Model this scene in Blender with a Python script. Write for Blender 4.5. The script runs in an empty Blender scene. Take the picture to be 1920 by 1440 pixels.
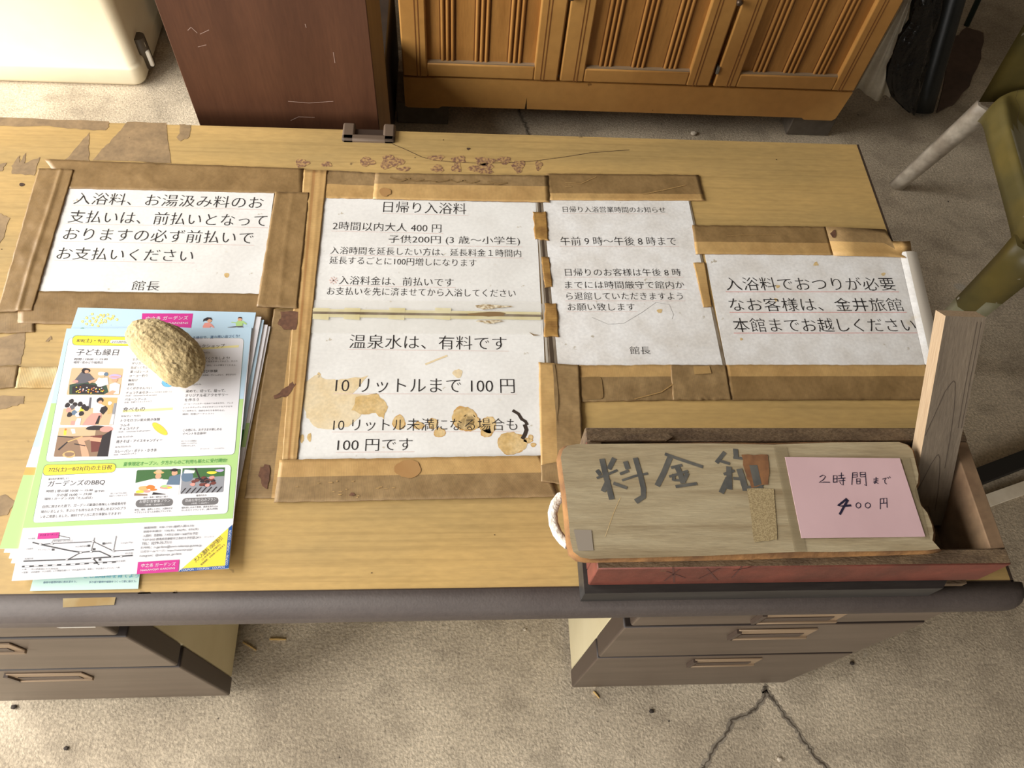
import bpy, bmesh, math, random
from mathutils import Vector, Matrix, noise
random.seed(7)
S = bpy.context.scene
COL = S.collection

# ------------------------------------------------------------------ camera
FPX = 1441.518
PITCH, YAW, ROLL = 1.0484802, 0.1473244, 0.1333443
CAM = Vector((0, 0, 1.49783))
def cam_axes():
    cp, sp = math.cos(PITCH), math.sin(PITCH)
    fwd = Vector((math.sin(YAW)*cp, math.cos(YAW)*cp, -sp))
    right = Vector((math.cos(YAW), -math.sin(YAW), 0))
    up = right.cross(fwd)
    r = right*math.cos(ROLL) + up*math.sin(ROLL)
    u = -right*math.sin(ROLL) + up*math.cos(ROLL)
    return r, u, fwd
CR, CU, CF = cam_axes()
cd = bpy.data.cameras.new('camera'); cam = bpy.data.objects.new('camera', cd); COL.objects.link(cam)
M = Matrix((( CR.x, CU.x, -CF.x, CAM.x), (CR.y, CU.y, -CF.y, CAM.y), (CR.z, CU.z, -CF.z, CAM.z), (0, 0, 0, 1)))
cam.matrix_world = M
cd.sensor_width = 36; cd.lens = 36*FPX/1920; cd.clip_start = .01
S.camera = cam

# ------------------------------------------------------------------ light
w = bpy.data.worlds.new('world'); S.world = w; w.use_nodes = True
w.node_tree.nodes['Background'].inputs[0].default_value = (1.0, .95, .88, 1)
w.node_tree.nodes['Background'].inputs[1].default_value = .30
def area(name, loc, target, sx, sy, power, color):
    l = bpy.data.lights.new(name, 'AREA'); l.shape = 'RECTANGLE'; l.size = sx; l.size_y = sy
    l.energy = power; l.color = color
    o = bpy.data.objects.new(name, l); COL.objects.link(o); o.location = loc
    o.rotation_euler = (Vector(target)-Vector(loc)).to_track_quat('-Z', 'Y').to_euler()
    return o
area('daylight_from_open_side', (-2.6, .45, 1.6), (0.3, .75, .45), 2.7, 1.9, 192, (1, .97, .92))
area('daylight_from_open_front', (-1.2, -2.3, 1.5), (-.1, .5, .2), 2.4, 1.6, 58, (1, .97, .92))
S.view_settings.view_transform = 'Standard'; S.view_settings.look = 'None'
S.view_settings.gamma = 1; S.view_settings.use_curve_mapping = False
S.view_settings.exposure = 0.2

# ------------------------------------------------------------------ helpers
def at(px, z):
    d = CR*((px[0]-960)/FPX) - CU*((px[1]-720)/FPX) + CF
    return CAM + d*((z-CAM.z)/d.z)
def aty(px, y):
    d = CR*((px[0]-960)/FPX) - CU*((px[1]-720)/FPX) + CF
    return CAM + d*((y-CAM.y)/d.y)
def srgb(r, g, b):
    f = lambda c: (c/255/12.92 if c/255 <= .04045 else ((c/255+.055)/1.055)**2.4)
    return (f(r), f(g), f(b), 1)

MATS = {}
def mat(name, col, col2=None, scale=6, stretch=(1, 1, 1), lo=.35, hi=.65, rough=.6, bump=None, spots=None,
        fine=None, spec=.5, metal=0, alpha=1, coat=0, detail=6, coord='Object', weave=None, spots2=None, rough2=None, grain=None):
    """col/col2 mixed by noise; fine=(scale,amount) grain; spots=(scale,threshold,colour) specks; bump=(scale,strength)"""
    if name in MATS: return MATS[name]
    m = bpy.data.materials.new(name); m.use_nodes = True; MATS[name] = m
    nt = m.node_tree; N = nt.nodes; L = nt.links; b = N['Principled BSDF']
    b.inputs['Roughness'].default_value = rough; b.inputs['Metallic'].default_value = metal
    b.inputs['Specular IOR Level'].default_value = spec; b.inputs['Alpha'].default_value = alpha
    b.inputs['Coat Weight'].default_value = coat; b.inputs['Coat Roughness'].default_value = .15
    b.inputs['Base Color'].default_value = col
    tc = N.new('ShaderNodeTexCoord'); mp = N.new('ShaderNodeMapping'); mp.inputs['Scale'].default_value = stretch
    L.new(tc.outputs[coord], mp.inputs['Vector'])
    def noise_n(sc, det=detail, vec=None):
        n = N.new('ShaderNodeTexNoise'); n.inputs['Scale'].default_value = sc; n.inputs['Detail'].default_value = det
        L.new(vec or mp.outputs[0], n.inputs['Vector']); return n.outputs['Fac']
    def ramp(fac, a, c):
        r = N.new('ShaderNodeMapRange'); r.inputs['From Min'].default_value = a; r.inputs['From Max'].default_value = c
        L.new(fac, r.inputs['Value']); return r.outputs['Result']
    def mix(fac, ca, cb, blend='MIX'):
        x = N.new('ShaderNodeMix'); x.data_type = 'RGBA'; x.blend_type = blend
        if isinstance(fac, (int, float)): x.inputs[0].default_value = fac
        else: L.new(fac, x.inputs[0])
        for i, c in ((6, ca), (7, cb)):
            if isinstance(c, tuple): x.inputs[i].default_value = c
            else: L.new(c, x.inputs[i])
        return x.outputs[2]
    cur = col
    if col2: cur = mix(ramp(noise_n(scale), lo, hi), col, col2)
    if fine:
        f = ramp(noise_n(fine[0], 4), .25, .75)
        g = N.new('ShaderNodeMapRange'); g.inputs['To Min'].default_value = 1-fine[1]; g.inputs['To Max'].default_value = 1+fine[1]*.5
        L.new(f, g.inputs['Value'])
        cc = N.new('ShaderNodeCombineColor')
        for i in range(3): L.new(g.outputs[0], cc.inputs[i])
        cur = mix(1.0, cur, cc.outputs[0], 'MULTIPLY')
    if grain:
        gm = N.new('ShaderNodeMapping'); gm.inputs['Scale'].default_value = grain[0]; L.new(tc.outputs[coord], gm.inputs['Vector'])
        gg = ramp(noise_n(1.0, 5, gm.outputs[0]), grain[3], grain[3]+.14); cur = mix(gg, cur, mix(grain[1], cur, grain[2]))
    for sp in (spots, spots2):
        if sp:
            f = noise_n(sp[0], 3, tc.outputs[coord]); cur = mix(ramp(f, sp[1], sp[1]+.04), cur, sp[2])
    if weave:
        wv = N.new('ShaderNodeTexWave'); wv.inputs['Scale'].default_value = weave[0]; wv.inputs['Distortion'].default_value = .6
        wv.inputs['Detail'].default_value = 1
        uv = N.new('ShaderNodeUVMap'); L.new(uv.outputs[0], wv.inputs['Vector'])
        g = N.new('ShaderNodeMapRange'); g.inputs['To Min'].default_value = 1-weave[1]; g.inputs['To Max'].default_value = 1.0
        L.new(wv.outputs['Fac'], g.inputs['Value'])
        cc = N.new('ShaderNodeCombineColor')
        for i in range(3): L.new(g.outputs[0], cc.inputs[i])
        cur = mix(1.0, cur, cc.outputs[0], 'MULTIPLY')
    if not isinstance(cur, tuple): L.new(cur, b.inputs['Base Color'])
    if rough2:
        L.new(ramp(noise_n(scale*1.7), .3, .7), (rr := N.new('ShaderNodeMapRange')).inputs['Value'])
        rr.inputs['To Min'].default_value = rough; rr.inputs['To Max'].default_value = rough2
        L.new(rr.outputs[0], b.inputs['Roughness'])
    if bump:
        bp = N.new('ShaderNodeBump'); bp.inputs['Strength'].default_value = bump[1]; bp.inputs['Distance'].default_value = bump[2] if len(bump) > 2 else .004
        L.new(noise_n(bump[0], 5), bp.inputs['Height']); L.new(bp.outputs[0], b.inputs['Normal'])
    return m

ORIGIN = {}
class MB:
    """collects shapes in world coordinates, builds ONE mesh object"""
    def __init__(s): s.bm = bmesh.new(); s.uv = s.bm.loops.layers.uv.new('UVMap')
    def poly(s, pts, mi=0, up=True):
        vs = [s.bm.verts.new(p) for p in pts]
        f = s.bm.faces.new(vs); f.material_index = mi; f.normal_update()
        if up and f.normal.z < 0: f.normal_flip()
        return f
    def flat(s, pxs, z, mi=0):                       # polygon lying at height z
        return s.poly([at(p, z) for p in pxs], mi)
    def prism(s, pts, dz, mi=0, side=None):          # polygon extruded down by dz
        top = [Vector(p) for p in pts]
        n = sum(((top[i].x*top[(i+1) % len(top)].y-top[(i+1) % len(top)].x*top[i].y) for i in range(len(top))))
        if n < 0: top.reverse()
        a = [s.bm.verts.new(p) for p in top]; b = [s.bm.verts.new(p-Vector((0, 0, dz))) for p in top]
        s.bm.faces.new(a).material_index = mi
        s.bm.faces.new(b[::-1]).material_index = mi if side is None else side
        for i in range(len(a)):
            j = (i+1) % len(a)
            s.bm.faces.new((b[i], b[j], a[j], a[i])).material_index = mi if side is None else side
    def box(s, lo, hi, mi=0, r=0, seg=2, mtx=None):
        lo = Vector(lo); hi = Vector(hi)
        m = Matrix.Translation((lo+hi)/2) @ Matrix.Diagonal((*(hi-lo), 1))
        if mtx: m = mtx @ m
        g = bmesh.ops.create_cube(s.bm, size=1, matrix=m)
        vs = g['verts']; fs = {f for v in vs for f in v.link_faces}; es = list({e for v in vs for e in v.link_edges})
        for f in fs: f.material_index = mi
        if r:
            q = bmesh.ops.bevel(s.bm, geom=es, offset=r, segments=seg, affect='EDGES', profile=.5, material=-1)
            for f in q['faces']: f.material_index = mi; f.smooth = True
        return s
    def loft(s, rings, mi=0, cap=True, smooth=True, closed=True):
        R = [[s.bm.verts.new(p) for p in ring] for ring in rings]
        n = len(R[0])
        for a, b in zip(R, R[1:]):
            for i in range(n if closed else n-1):
                j = (i+1) % n
                f = s.bm.faces.new((a[i], a[j], b[j], b[i])); f.material_index = mi; f.smooth = smooth
        if cap:
            for ring in (R[0][::-1], R[-1]):
                f = s.bm.faces.new(ring); f.material_index = mi
        return R
    def tube(s, pts, r, n=10, mi=0):
        pts = [Vector(p) for p in pts]; rings = []
        rad = r if isinstance(r, (list, tuple)) else [r]*len(pts)
        for i, p in enumerate(pts):
            t = (pts[min(i+1, len(pts)-1)]-pts[max(i-1, 0)]).normalized()
            u = t.cross(Vector((.13, .31, .94))).normalized(); v = t.cross(u)
            rings.append([p+(u*math.cos(2*math.pi*k/n)+v*math.sin(2*math.pi*k/n))*rad[i] for k in range(n)])
        s.loft(rings, mi)
    def ribbon(s, pts, wd, mi=0, ends=1.0):          # flat stroke along world points
        pts = [Vector(p) for p in pts]; a = []; b = []
        for i, p in enumerate(pts):
            t = pts[min(i+1, len(pts)-1)]-pts[max(i-1, 0)]; t.z = 0
            if t.length == 0: t = Vector((1, 0, 0))
            t.normalize(); nrm = Vector((-t.y, t.x, 0)); ww = (wd[i] if isinstance(wd, list) else wd)/2
            q = p - t*ww*.4 if i == 0 else (p + t*ww*.4 if i == len(pts)-1 else p)
            a.append(s.bm.verts.new(q+nrm*ww)); b.append(s.bm.verts.new(q-nrm*ww))
        for i in range(len(a)-1):
            f = s.bm.faces.new((b[i], b[i+1], a[i+1], a[i])); f.material_index = mi
    def stroke(s, pxs, wpx, z, mi=0):
        s.ribbon([at(p, z) for p in pxs], wpx*(CAM.z-z)/.8*.000625, mi)
    def text(s, body, pl, pr_, h, z, mi=0, thin=(0.008, .014)):
        V, F = text_mesh(body, thin)
        xs = [v[0] for v in V]; ys = [v[1] for v in V]
        x0, x1, y0, y1 = min(xs), max(xs), min(ys), max(ys)
        P0, P1 = at(pl, z), at(pr_, z); e = P1-P0
        n = Vector((-e.y, e.x, 0)).normalized()
        dx, dy = pr_[0]-pl[0], pr_[1]-pl[1]; ln = math.hypot(dx, dy)
        mx, my = (pl[0]+pr_[0])/2, (pl[1]+pr_[1])/2
        H = abs((at((mx+dy/ln*h, my-dx/ln*h), z)-at((mx, my), z)).dot(n))
        vs = [s.bm.verts.new(P0+e*((v[0]-x0)/(x1-x0))+n*(H*(v[1]-y0)/(y1-y0))) for v in V]
        for f in F:
            try: fc = s.bm.faces.new([vs[i] for i in f])
            except ValueError: continue
            fc.material_index = mi; fc.normal_update()
            if fc.normal.z < 0: fc.normal_flip()
    def grid(s, fn, nu, nv, mif=lambda u, v: 0, smooth=True):
        V = [[s.bm.verts.new(fn(i/nu, j/nv)[0]) for i in range(nu+1)] for j in range(nv+1)]
        for j in range(nv):
            for i in range(nu):
                f = s.bm.faces.new((V[j][i], V[j][i+1], V[j+1][i+1], V[j+1][i]))
                f.material_index = mif((i+.5)/nu, (j+.5)/nv); f.smooth = smooth
                for lp, (a, b) in zip(f.loops, ((i, j), (i+1, j), (i+1, j+1), (i, j+1))):
                    lp[s.uv].uv = fn(a/nu, b/nv)[1]
        return V
    def build(s, name, mats, parent=None, smooth=None, loc=None):
        me = bpy.data.meshes.new(name)
        bm = s.bm
        if parent is not None: o0 = ORIGIN[parent]
        elif loc is not None: o0 = Vector(loc)
        else:
            xs = [v.co for v in bm.verts]
            o0 = Vector(((min(v.x for v in xs)+max(v.x for v in xs))/2, (min(v.y for v in xs)+max(v.y for v in xs))/2, min(v.z for v in xs)))
        bmesh.ops.translate(bm, verts=bm.verts, vec=-o0)
        if smooth: 
            for f in bm.faces: f.smooth = True
        bm.to_mesh(me); bm.free()
        for m in (mats if isinstance(mats, (list, tuple)) else [mats]): me.materials.append(m)
        o = bpy.data.objects.new(name, me); COL.objects.link(o)
        if parent is None: o.location = o0
        else: o.parent = parent
        ORIGIN[o] = o0
        return o

TXT = {}
def text_mesh(body, thin):
    key = (body, thin)
    if key in TXT: return TXT[key]
    c = bpy.data.curves.new('lettering', 'FONT'); c.body = body; c.resolution_u = 3
    o = bpy.data.objects.new('lettering', c); COL.objects.link(o)
    dg = bpy.context.evaluated_depsgraph_get()
    me = bpy.data.meshes.new_from_object(o.evaluated_get(dg))
    V = [[v.co.x, v.co.y] for v in me.vertices]; F = [list(p.vertices) for p in me.polygons]
    bpy.data.objects.remove(o); bpy.data.curves.remove(c); bpy.data.meshes.remove(me)
    if thin and (thin[0] or thin[1]):               # thin the strokes, the level ones more: a book-print look
        cnt = {}
        for f in F:
            a = sum(V[f[i]][0]*V[f[(i+1) % len(f)]][1]-V[f[(i+1) % len(f)]][0]*V[f[i]][1] for i in range(len(f)))
            ff = f if a > 0 else f[::-1]
            for i in range(len(ff)):
                e = (ff[i], ff[(i+1) % len(ff)]); cnt[e] = cnt.get(e, 0)+1
        D = [[0, 0] for _ in V]
        for (a, b) in cnt:
            if (b, a) in cnt: continue
            dx, dy = V[b][0]-V[a][0], V[b][1]-V[a][1]; l = math.hypot(dx, dy)
            if l < 1e-9: continue
            for k in (a, b): D[k][0] += dy/l; D[k][1] += -dx/l
        for v, d in zip(V, D):
            l = math.hypot(*d)
            if l > 1e-6:
                q = min(1.4, 2/l) if l < 2 else 1
                v[0] -= d[0]/l*q*thin[0]; v[1] -= d[1]/l*q*thin[1]
    TXT[key] = (V, F)
    return V, F

def tag(o, label, cat, group=None, kind=None):
    if label: o['label'] = label
    if cat: o['category'] = cat
    if group: o['group'] = group
    if kind: o['kind'] = kind
    return o
def thing(name, label, cat, loc, group=None):
    o = bpy.data.objects.new(name, None); COL.objects.link(o); o.location = loc; o.empty_display_size = .05
    ORIGIN[o] = Vector(loc); return tag(o, label, cat, group)
def jag(pxs, amp, n=6):
    out = []
    for i, p in enumerate(pxs):
        q = pxs[(i+1) % len(pxs)]
        for k in range(n):
            t = k/n; out.append((p[0]+(q[0]-p[0])*t+random.uniform(-amp, amp), p[1]+(q[1]-p[1])*t+random.uniform(-amp, amp)))
    return out
def blob(cx, cy, rx, ry, n=26, j=.14, rot=0):
    out = []; ph = random.random()*6
    for k in range(n):
        a = 2*math.pi*k/n; r = 1+j*(math.sin(3*a+ph)*.6+random.uniform(-1, 1)*.6)
        x, y = rx*r*math.cos(a), ry*r*math.sin(a)
        out.append((cx+x*math.cos(rot)-y*math.sin(rot), cy+x*math.sin(rot)+y*math.cos(rot)))
    return out
def rrect(q, r, n=5):                                # rounded quad in pixels, r as fraction pairs
    out = []; m = len(q)
    for i in range(m):
        p, a, b = Vector((*q[i], 0)), Vector((*q[i-1], 0)), Vector((*q[(i+1) % m], 0))
        ua, ub = (a-p), (b-p); ra = min(r, ua.length/2); rb = min(r, ub.length/2)
        s0, s1 = p+ua.normalized()*ra, p+ub.normalized()*rb
        for k in range(n+1):
            t = k/n; c = s0*(1-t)**2+p*2*t*(1-t)+s1*t*t; out.append((c.x, c.y))
    return out
def struct(o): o['kind'] = 'structure'; return o

# ------------------------------------------------------------------ materials
concrete = mat('concrete', srgb(208, 193, 169), srgb(166, 152, 131), scale=3.2, rough=.9, fine=(170, .42), grain=((13, 17, 9), .30, srgb(112, 101, 86), .50), bump=(240, .6, .003),
               spots=(42, .735, srgb(62, 55, 48)), spots2=(9, .70, srgb(182, 174, 160)))
crackm = mat('floor crack', srgb(84, 74, 62), rough=.95)
crack_halo = mat('floor crack rim', srgb(120, 110, 97), srgb(150, 140, 124), scale=40, rough=.95)
wallm = mat('shed wall board', srgb(120, 112, 100), srgb(100, 92, 82), scale=4, rough=.9)
laminate = mat('ochre laminate', srgb(200, 166, 105), srgb(178, 150, 97), scale=4, stretch=(1, 3.5, 1), rough=.48, fine=(60, .12), bump=(120, .08, .001), grain=((3.5, 240, 1), .22, srgb(128, 104, 62), .52),
               spots=(38, .74, srgb(120, 98, 66)), rough2=.62)
# grain lines run along the desk
resid = mat('grey glue residue', srgb(158, 132, 96), srgb(138, 115, 84), scale=45, rough=.7, fine=(160, .2))
resid_red = mat('rusty glue residue', srgb(184, 148, 94), srgb(118, 84, 68), scale=260, lo=.36, hi=.62, rough=.85, detail=2)
ochre_light = mat('lighter ochre film', srgb(205, 165, 100), srgb(190, 152, 90), scale=20, rough=.5)
deskcrack = mat('hairline crack', srgb(70, 50, 35), rough=.9)
edge_dark = mat('dark edge band', srgb(62, 48, 38), rough=.6)
vinyl = mat('grey brown vinyl edging', srgb(72, 64, 60), srgb(63, 55, 52), scale=9, rough=.62, spec=.3, bump=(420, .3, .0008), fine=(200, .12))
drawerm = mat('brown drawer laminate', srgb(98, 84, 72), srgb(86, 73, 62), scale=5, stretch=(1, 1, 7), rough=.42, fine=(40, .12))
drawer_edge = mat('dark drawer edge', srgb(74, 61, 53), rough=.45)
handle_m = mat('drawer pull recess', srgb(140, 118, 94), rough=.5)
cream_steel = mat('cream painted steel', srgb(226, 214, 178), srgb(216, 203, 165), scale=8, rough=.45, spots=(14, .74, srgb(150, 115, 70)))
clipm = mat('grey brown plastic', srgb(104, 88, 74), rough=.5)
black = mat('black opening', srgb(18, 16, 15), rough=.8)
paper = mat('laminated white paper', srgb(236, 236, 234), srgb(226, 225, 222), scale=14, rough=.34, fine=(240, .07), spots=(70, .70, srgb(196, 188, 174)), spots2=(16, .735, srgb(205, 196, 180)), bump=(18, .04, .002))
paper_dirty = mat('grimy laminated paper', srgb(240, 240, 240), srgb(224, 221, 217), scale=26, rough=.36, fine=(260, .12), spots=(60, .69, srgb(186, 178, 164)), spots2=(13, .715, srgb(206, 198, 180)))
ink = mat('black print', srgb(38, 36, 38), rough=.5)
inkgrey = mat('grey print', srgb(112, 110, 112), rough=.6)
inkred = mat('red underline', srgb(222, 120, 116), rough=.6)
inkpale = mat('pale red underline', srgb(222, 196, 190), rough=.6)
stain = mat('tan water stain', srgb(222, 196, 146), srgb(205, 172, 112), scale=60, rough=.6, fine=(300, .22))
stain_pale = mat('pale water stain', srgb(228, 213, 182), srgb(222, 200, 158), scale=30, rough=.6, fine=(260, .14))
stain_rim = mat('stain rim', srgb(190, 146, 84), srgb(205, 165, 104), scale=80, rough=.6)
soot = mat('burnt mark', srgb(52, 40, 32), rough=.9)
tape_b = mat('brown cloth tape', srgb(157, 127, 84), srgb(139, 111, 71), scale=22, rough=.46, weave=(260, .2), bump=(60, .25, .002), fine=(200, .12))
tape_o = mat('tan cloth tape', srgb(205, 168, 110), srgb(190, 152, 97), scale=18, rough=.5, weave=(260, .24), fine=(200, .1))
tape_w = mat('worn cloth tape', srgb(166, 137, 94), srgb(146, 118, 78), scale=30, rough=.6, weave=(260, .3), fine=(180, .18))
tape_p = mat('pinkish tape underlap', srgb(190, 148, 96), srgb(178, 132, 80), scale=18, rough=.5, weave=(260, .2))
tape_g = mat('frayed gold tape', srgb(196, 152, 84), srgb(150, 110, 58), scale=60, rough=.55, weave=(200, .5))
rustpatch = mat('dark rust patch', srgb(116, 80, 58), srgb(92, 62, 46), scale=200, rough=.85)
tape_edge = mat('tape edge', srgb(120, 88, 54), rough=.7)
pale_weave = mat('pale woven residue', srgb(220, 200, 150), srgb(196, 160, 96), scale=26, rough=.7, weave=(180, .4))
clear_yellow = mat('yellowed clear tape', srgb(234, 226, 190), srgb(222, 210, 160), scale=30, rough=.25, alpha=.8)
clear = mat('clear tape', srgb(240, 238, 232), rough=.12, alpha=.16)
film = mat('laminate margin', srgb(150, 138, 122), srgb(110, 96, 80), scale=30, rough=.2)
film_light = mat('laminate margin light', srgb(186, 178, 166), rough=.18)
gapdark = mat('dark gap', srgb(70, 56, 42), rough=.6)

# ------------------------------------------------------------------ the setting
b = MB()
fx0, fx1, fy0, fy1 = -3.2, 3.0, -3.0, 2.75
b.box((fx0, fy0, -.08), (fx1, fy1, 0), 0)
def crack(pts, wd):
    P = []
    for i in range(len(pts)-1):
        for k in range(7):
            t = k/7; q = (pts[i][0]+(pts[i+1][0]-pts[i][0])*t, pts[i][1]+(pts[i+1][1]-pts[i][1])*t)
            P.append(at((q[0]+random.uniform(-3, 3), q[1]+random.uniform(-2, 2)), .0012))
    P.append(at(pts[-1], .0012))
    b.ribbon([p-Vector((0, 0, .0006)) for p in P], [wd*random.uniform(1.5, 3.2) for _ in P], 2)
    b.ribbon(P, [wd*random.uniform(.15, .9) for _ in P], 1)
crack([(1435, 1288), (1436, 1300), (1418, 1330), (1400, 1340), (1372, 1350), (1362, 1375), (1340, 1405), (1318, 1440), (1300, 1470)], .0042)
crack([(1436, 1298), (1455, 1316), (1470, 1340), (1490, 1362), (1505, 1388), (1530, 1420), (1560, 1450)], .0042)
crack([(975, 205), (980, 222), (990, 240), (993, 256)], .004)
struct(b.build('floor', [concrete, crackm, crack_halo], loc=(0, 0, 0)))
b = MB(); b.box((fx0, fy1, 0), (fx1, fy1+.08, 2.7)); struct(b.build('wall_back', wallm))
b = MB(); b.box((fx1, fy0, 0), (fx1+.08, fy1, 2.7)); struct(b.build('wall_right', wallm))
b = MB(); b.box((1.5, fy0-.08, 0), (fx1, fy0, 2.7)); struct(b.build('wall_front_blocker', wallm))  # unseen wall piece added to block light from the front right
b = MB(); b.box((fx0, fy0, 2.7), (fx1, fy1, 2.78)); struct(b.build('ceiling', wallm))

# ------------------------------------------------------------------ desk
desk = thing('office_desk', 'old ochre-topped office desk with brown drawers and vinyl front edge', 'desk', (-.09, .53, 0))
b = MB()
DX0, DX1, DY0, DY1, DZ = -.79, .609, .208, .876, .70
b.box((DX0, DY0, .664), (DX1, DY1, DZ), 0)
for f in b.bm.faces:
    f.normal_update()
    if f.normal.z < .5: f.material_index = 1
z = DZ+.0003
b.poly([(DX1-.0035, DY0, z), (DX1, DY0, z), (DX1, DY1, z), (DX1-.0035, DY1, z)], 1); b.poly([(DX0, DY0+.0014, z), (DX1, DY0+.0014, z), (DX1, DY0+.003, z), (DX0, DY0+.003, z)], 1)
RES = [
 [(-40, 219), (205, 227), (203, 240), (196, 245), (140, 241), (80, 236), (-40, 237)],
 [(238, 228), (313, 231), (314, 260), (320, 306), (174, 300), (195, 276), (218, 254)],
 [(168, 248), (166, 275), (167, 302), (122, 300), (140, 280)],
 [(22, 312), (36, 291), (37, 305), (48, 287), (46, 306), (76, 294), (64, 328), (22, 326)],
 [(-20, 308), (12, 306), (4, 320), (-20, 326)],
 [(336, 233), (358, 234), (356, 256), (338, 265), (330, 258), (337, 250)],
 [(-20, 640), (20, 628), (48, 620), (46, 650), (38, 684), (-20, 686)],
 [(-20, 742), (46, 742), (44, 756), (10, 766), (-20, 772)],
 [(76, 806), (64, 830), (56, 850), (58, 880), (46, 905), (66, 930), (90, 900), (110, 850)],
 [(85, 640), (95, 629), (97, 637), (88, 641)],
 [(0, 400), (18, 408), (6, 445), (-8, 470), (-20, 440)],
 [(255, 1117), (262, 1108), (280, 1111), (292, 1116)],
 [(318, 1116), (330, 1107), (336, 1115)],
 [(-30, 935), (10, 928), (28, 940), (14, 965), (-30, 975)],
]
for r in RES: b.flat(jag(r, 1.1, 5), z, 2)
for (x, y, rx, ry) in [(566, 306, 12, 8), (612, 308, 10, 5), (688, 303, 14, 9), (733, 303, 20, 13), (757, 317, 12, 4), (818, 296, 16, 5), (860, 299, 14, 6),
                       (820, 316, 12, 7), (856, 314, 9, 9), (908, 302, 20, 8), (945, 300, 14, 7), (905, 316, 22, 9), (972, 312, 12, 12), (1010, 310, 6, 9)]:
    b.flat(blob(x, y, rx, ry, 18, .3), z, 3)
b.stroke([(736, 270), (760, 280), (790, 294), (812, 300), (850, 304), (900, 306), (950, 305), (1000, 302), (1060, 294), (1110, 286), (1180, 281)], 1.4, z, 4)
b.flat(blob(878, 279, 3.5, 2.2, 8, .4), z, 4); b.flat(blob(41, 346, 5, 3.5, 12, .1), z, 4)
for _ in range(40):
    x, y = random.uniform(0, 1600), random.uniform(245, 1090); b.flat(blob(x, y, random.uniform(.7, 1.6), random.uniform(.6, 1.2), 7, .3), z, 4)
b.build('tabletop', [laminate, edge_dark, resid, resid_red, deskcrack], desk)
b = MB()
prof = [(.2095, .7006), (.198, .7006), (.190, .698), (.1845, .691), (.183, .682), (.1845, .671), (.190, .665), (.2095, .664)]
ctr = Vector((0, .2095, .682)); rings = []
for x, k in [(DX0, 1), (.585, 1), (.605, 1), (.613, .93), (.618, .8), (.621, .55)]:
    rings.append([(x, ctr.y+(p[0]-ctr.y)*k, ctr.z+(p[1]-ctr.z)*(.5+.5*k)) for p in prof])
b.loft(rings, 0, closed=True, smooth=True)
b.build('front_edging', vinyl, desk)
b = MB(); b.box((DX0+.02, .83, .18), (DX1-.02, .845, .664)); b.build('modesty_panel', drawerm, desk)
b = MB()                                              # cable clip in the rear edge
def gbox(x0, x1, y0, y1, z0, z1, r=.003): b.box((x0, y0, z0), (x1, y1, z1), 0, r, 2)
gbox(-.164, -.146, .851, .886, .69, .7055); gbox(-.106, -.089, .851, .886, .69, .7055); gbox(-.164, -.089, .851, .863, .69, .7055)
b.box((-.147, .862, .60), (-.105, .8765, .7012), 1)
b.build('cable_clip', [clipm, edge_dark], desk)

def pedestal(x0, x1, light_side):
    b = MB(); b.box((x0, .236, .03), (x1, .82, .664), 0, .002, 1); b.build('pedestal_cabinet', cream_steel, desk)
    b = MB(); b.box((x0+.02, .25, 0), (x1-.02, .80, .03)); b.build('pedestal_foot', edge_dark, desk)
    out = []
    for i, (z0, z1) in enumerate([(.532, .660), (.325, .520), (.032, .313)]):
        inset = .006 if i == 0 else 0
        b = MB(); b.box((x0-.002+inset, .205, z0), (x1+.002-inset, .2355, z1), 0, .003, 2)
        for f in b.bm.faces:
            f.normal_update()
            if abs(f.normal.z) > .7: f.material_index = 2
            elif abs(f.normal.x) > .7: f.material_index = 1  # side faces darkened, mostly to paint their shade
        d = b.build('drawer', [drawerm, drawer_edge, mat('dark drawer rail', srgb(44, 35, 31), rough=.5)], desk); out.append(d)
        hx = x0+.152 if x0 > 0 else x1-.245; hz = z1-.058 if i else z1-.104
        h = MB()                                     # a pull: tan plate with a dark pocket and a lip
        x, X = hx, hx+.105
        h.box((x, .2025, hz), (X, .2048, hz+.042), 0, .0008, 1)
        h.box((x+.008, .2015, hz+.004), (X-.012, .2024, hz+.022), 1)
        h.box((x, .1995, hz-.003), (X, .2048, hz+.003), 0, .0008, 1)
        h.box((x-.003, .1995, hz-.002), (x+.003, .2048, hz+.040), 1)
        h.build('drawer_pull', [handle_m, drawer_edge], d)
    return out
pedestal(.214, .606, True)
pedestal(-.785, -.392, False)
b = MB()
b.flat([(118, 1122), (217, 1119.5), (214, 1134), (118, 1139)], .7012, 0)
b.build('tape_residue', pale_weave, desk)
b = MB(); b.prism([at(p, .6632) for p in [(84, 1171), (104, 1166), (176, 1164), (179, 1176), (112, 1177.5)]], .0012, 0)
tag(b.build('paper_slip', mat('white paper slip', srgb(232, 226, 214), rough=.6)), 'slip of white paper sticking out above the upper left drawer', 'paper')

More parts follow.
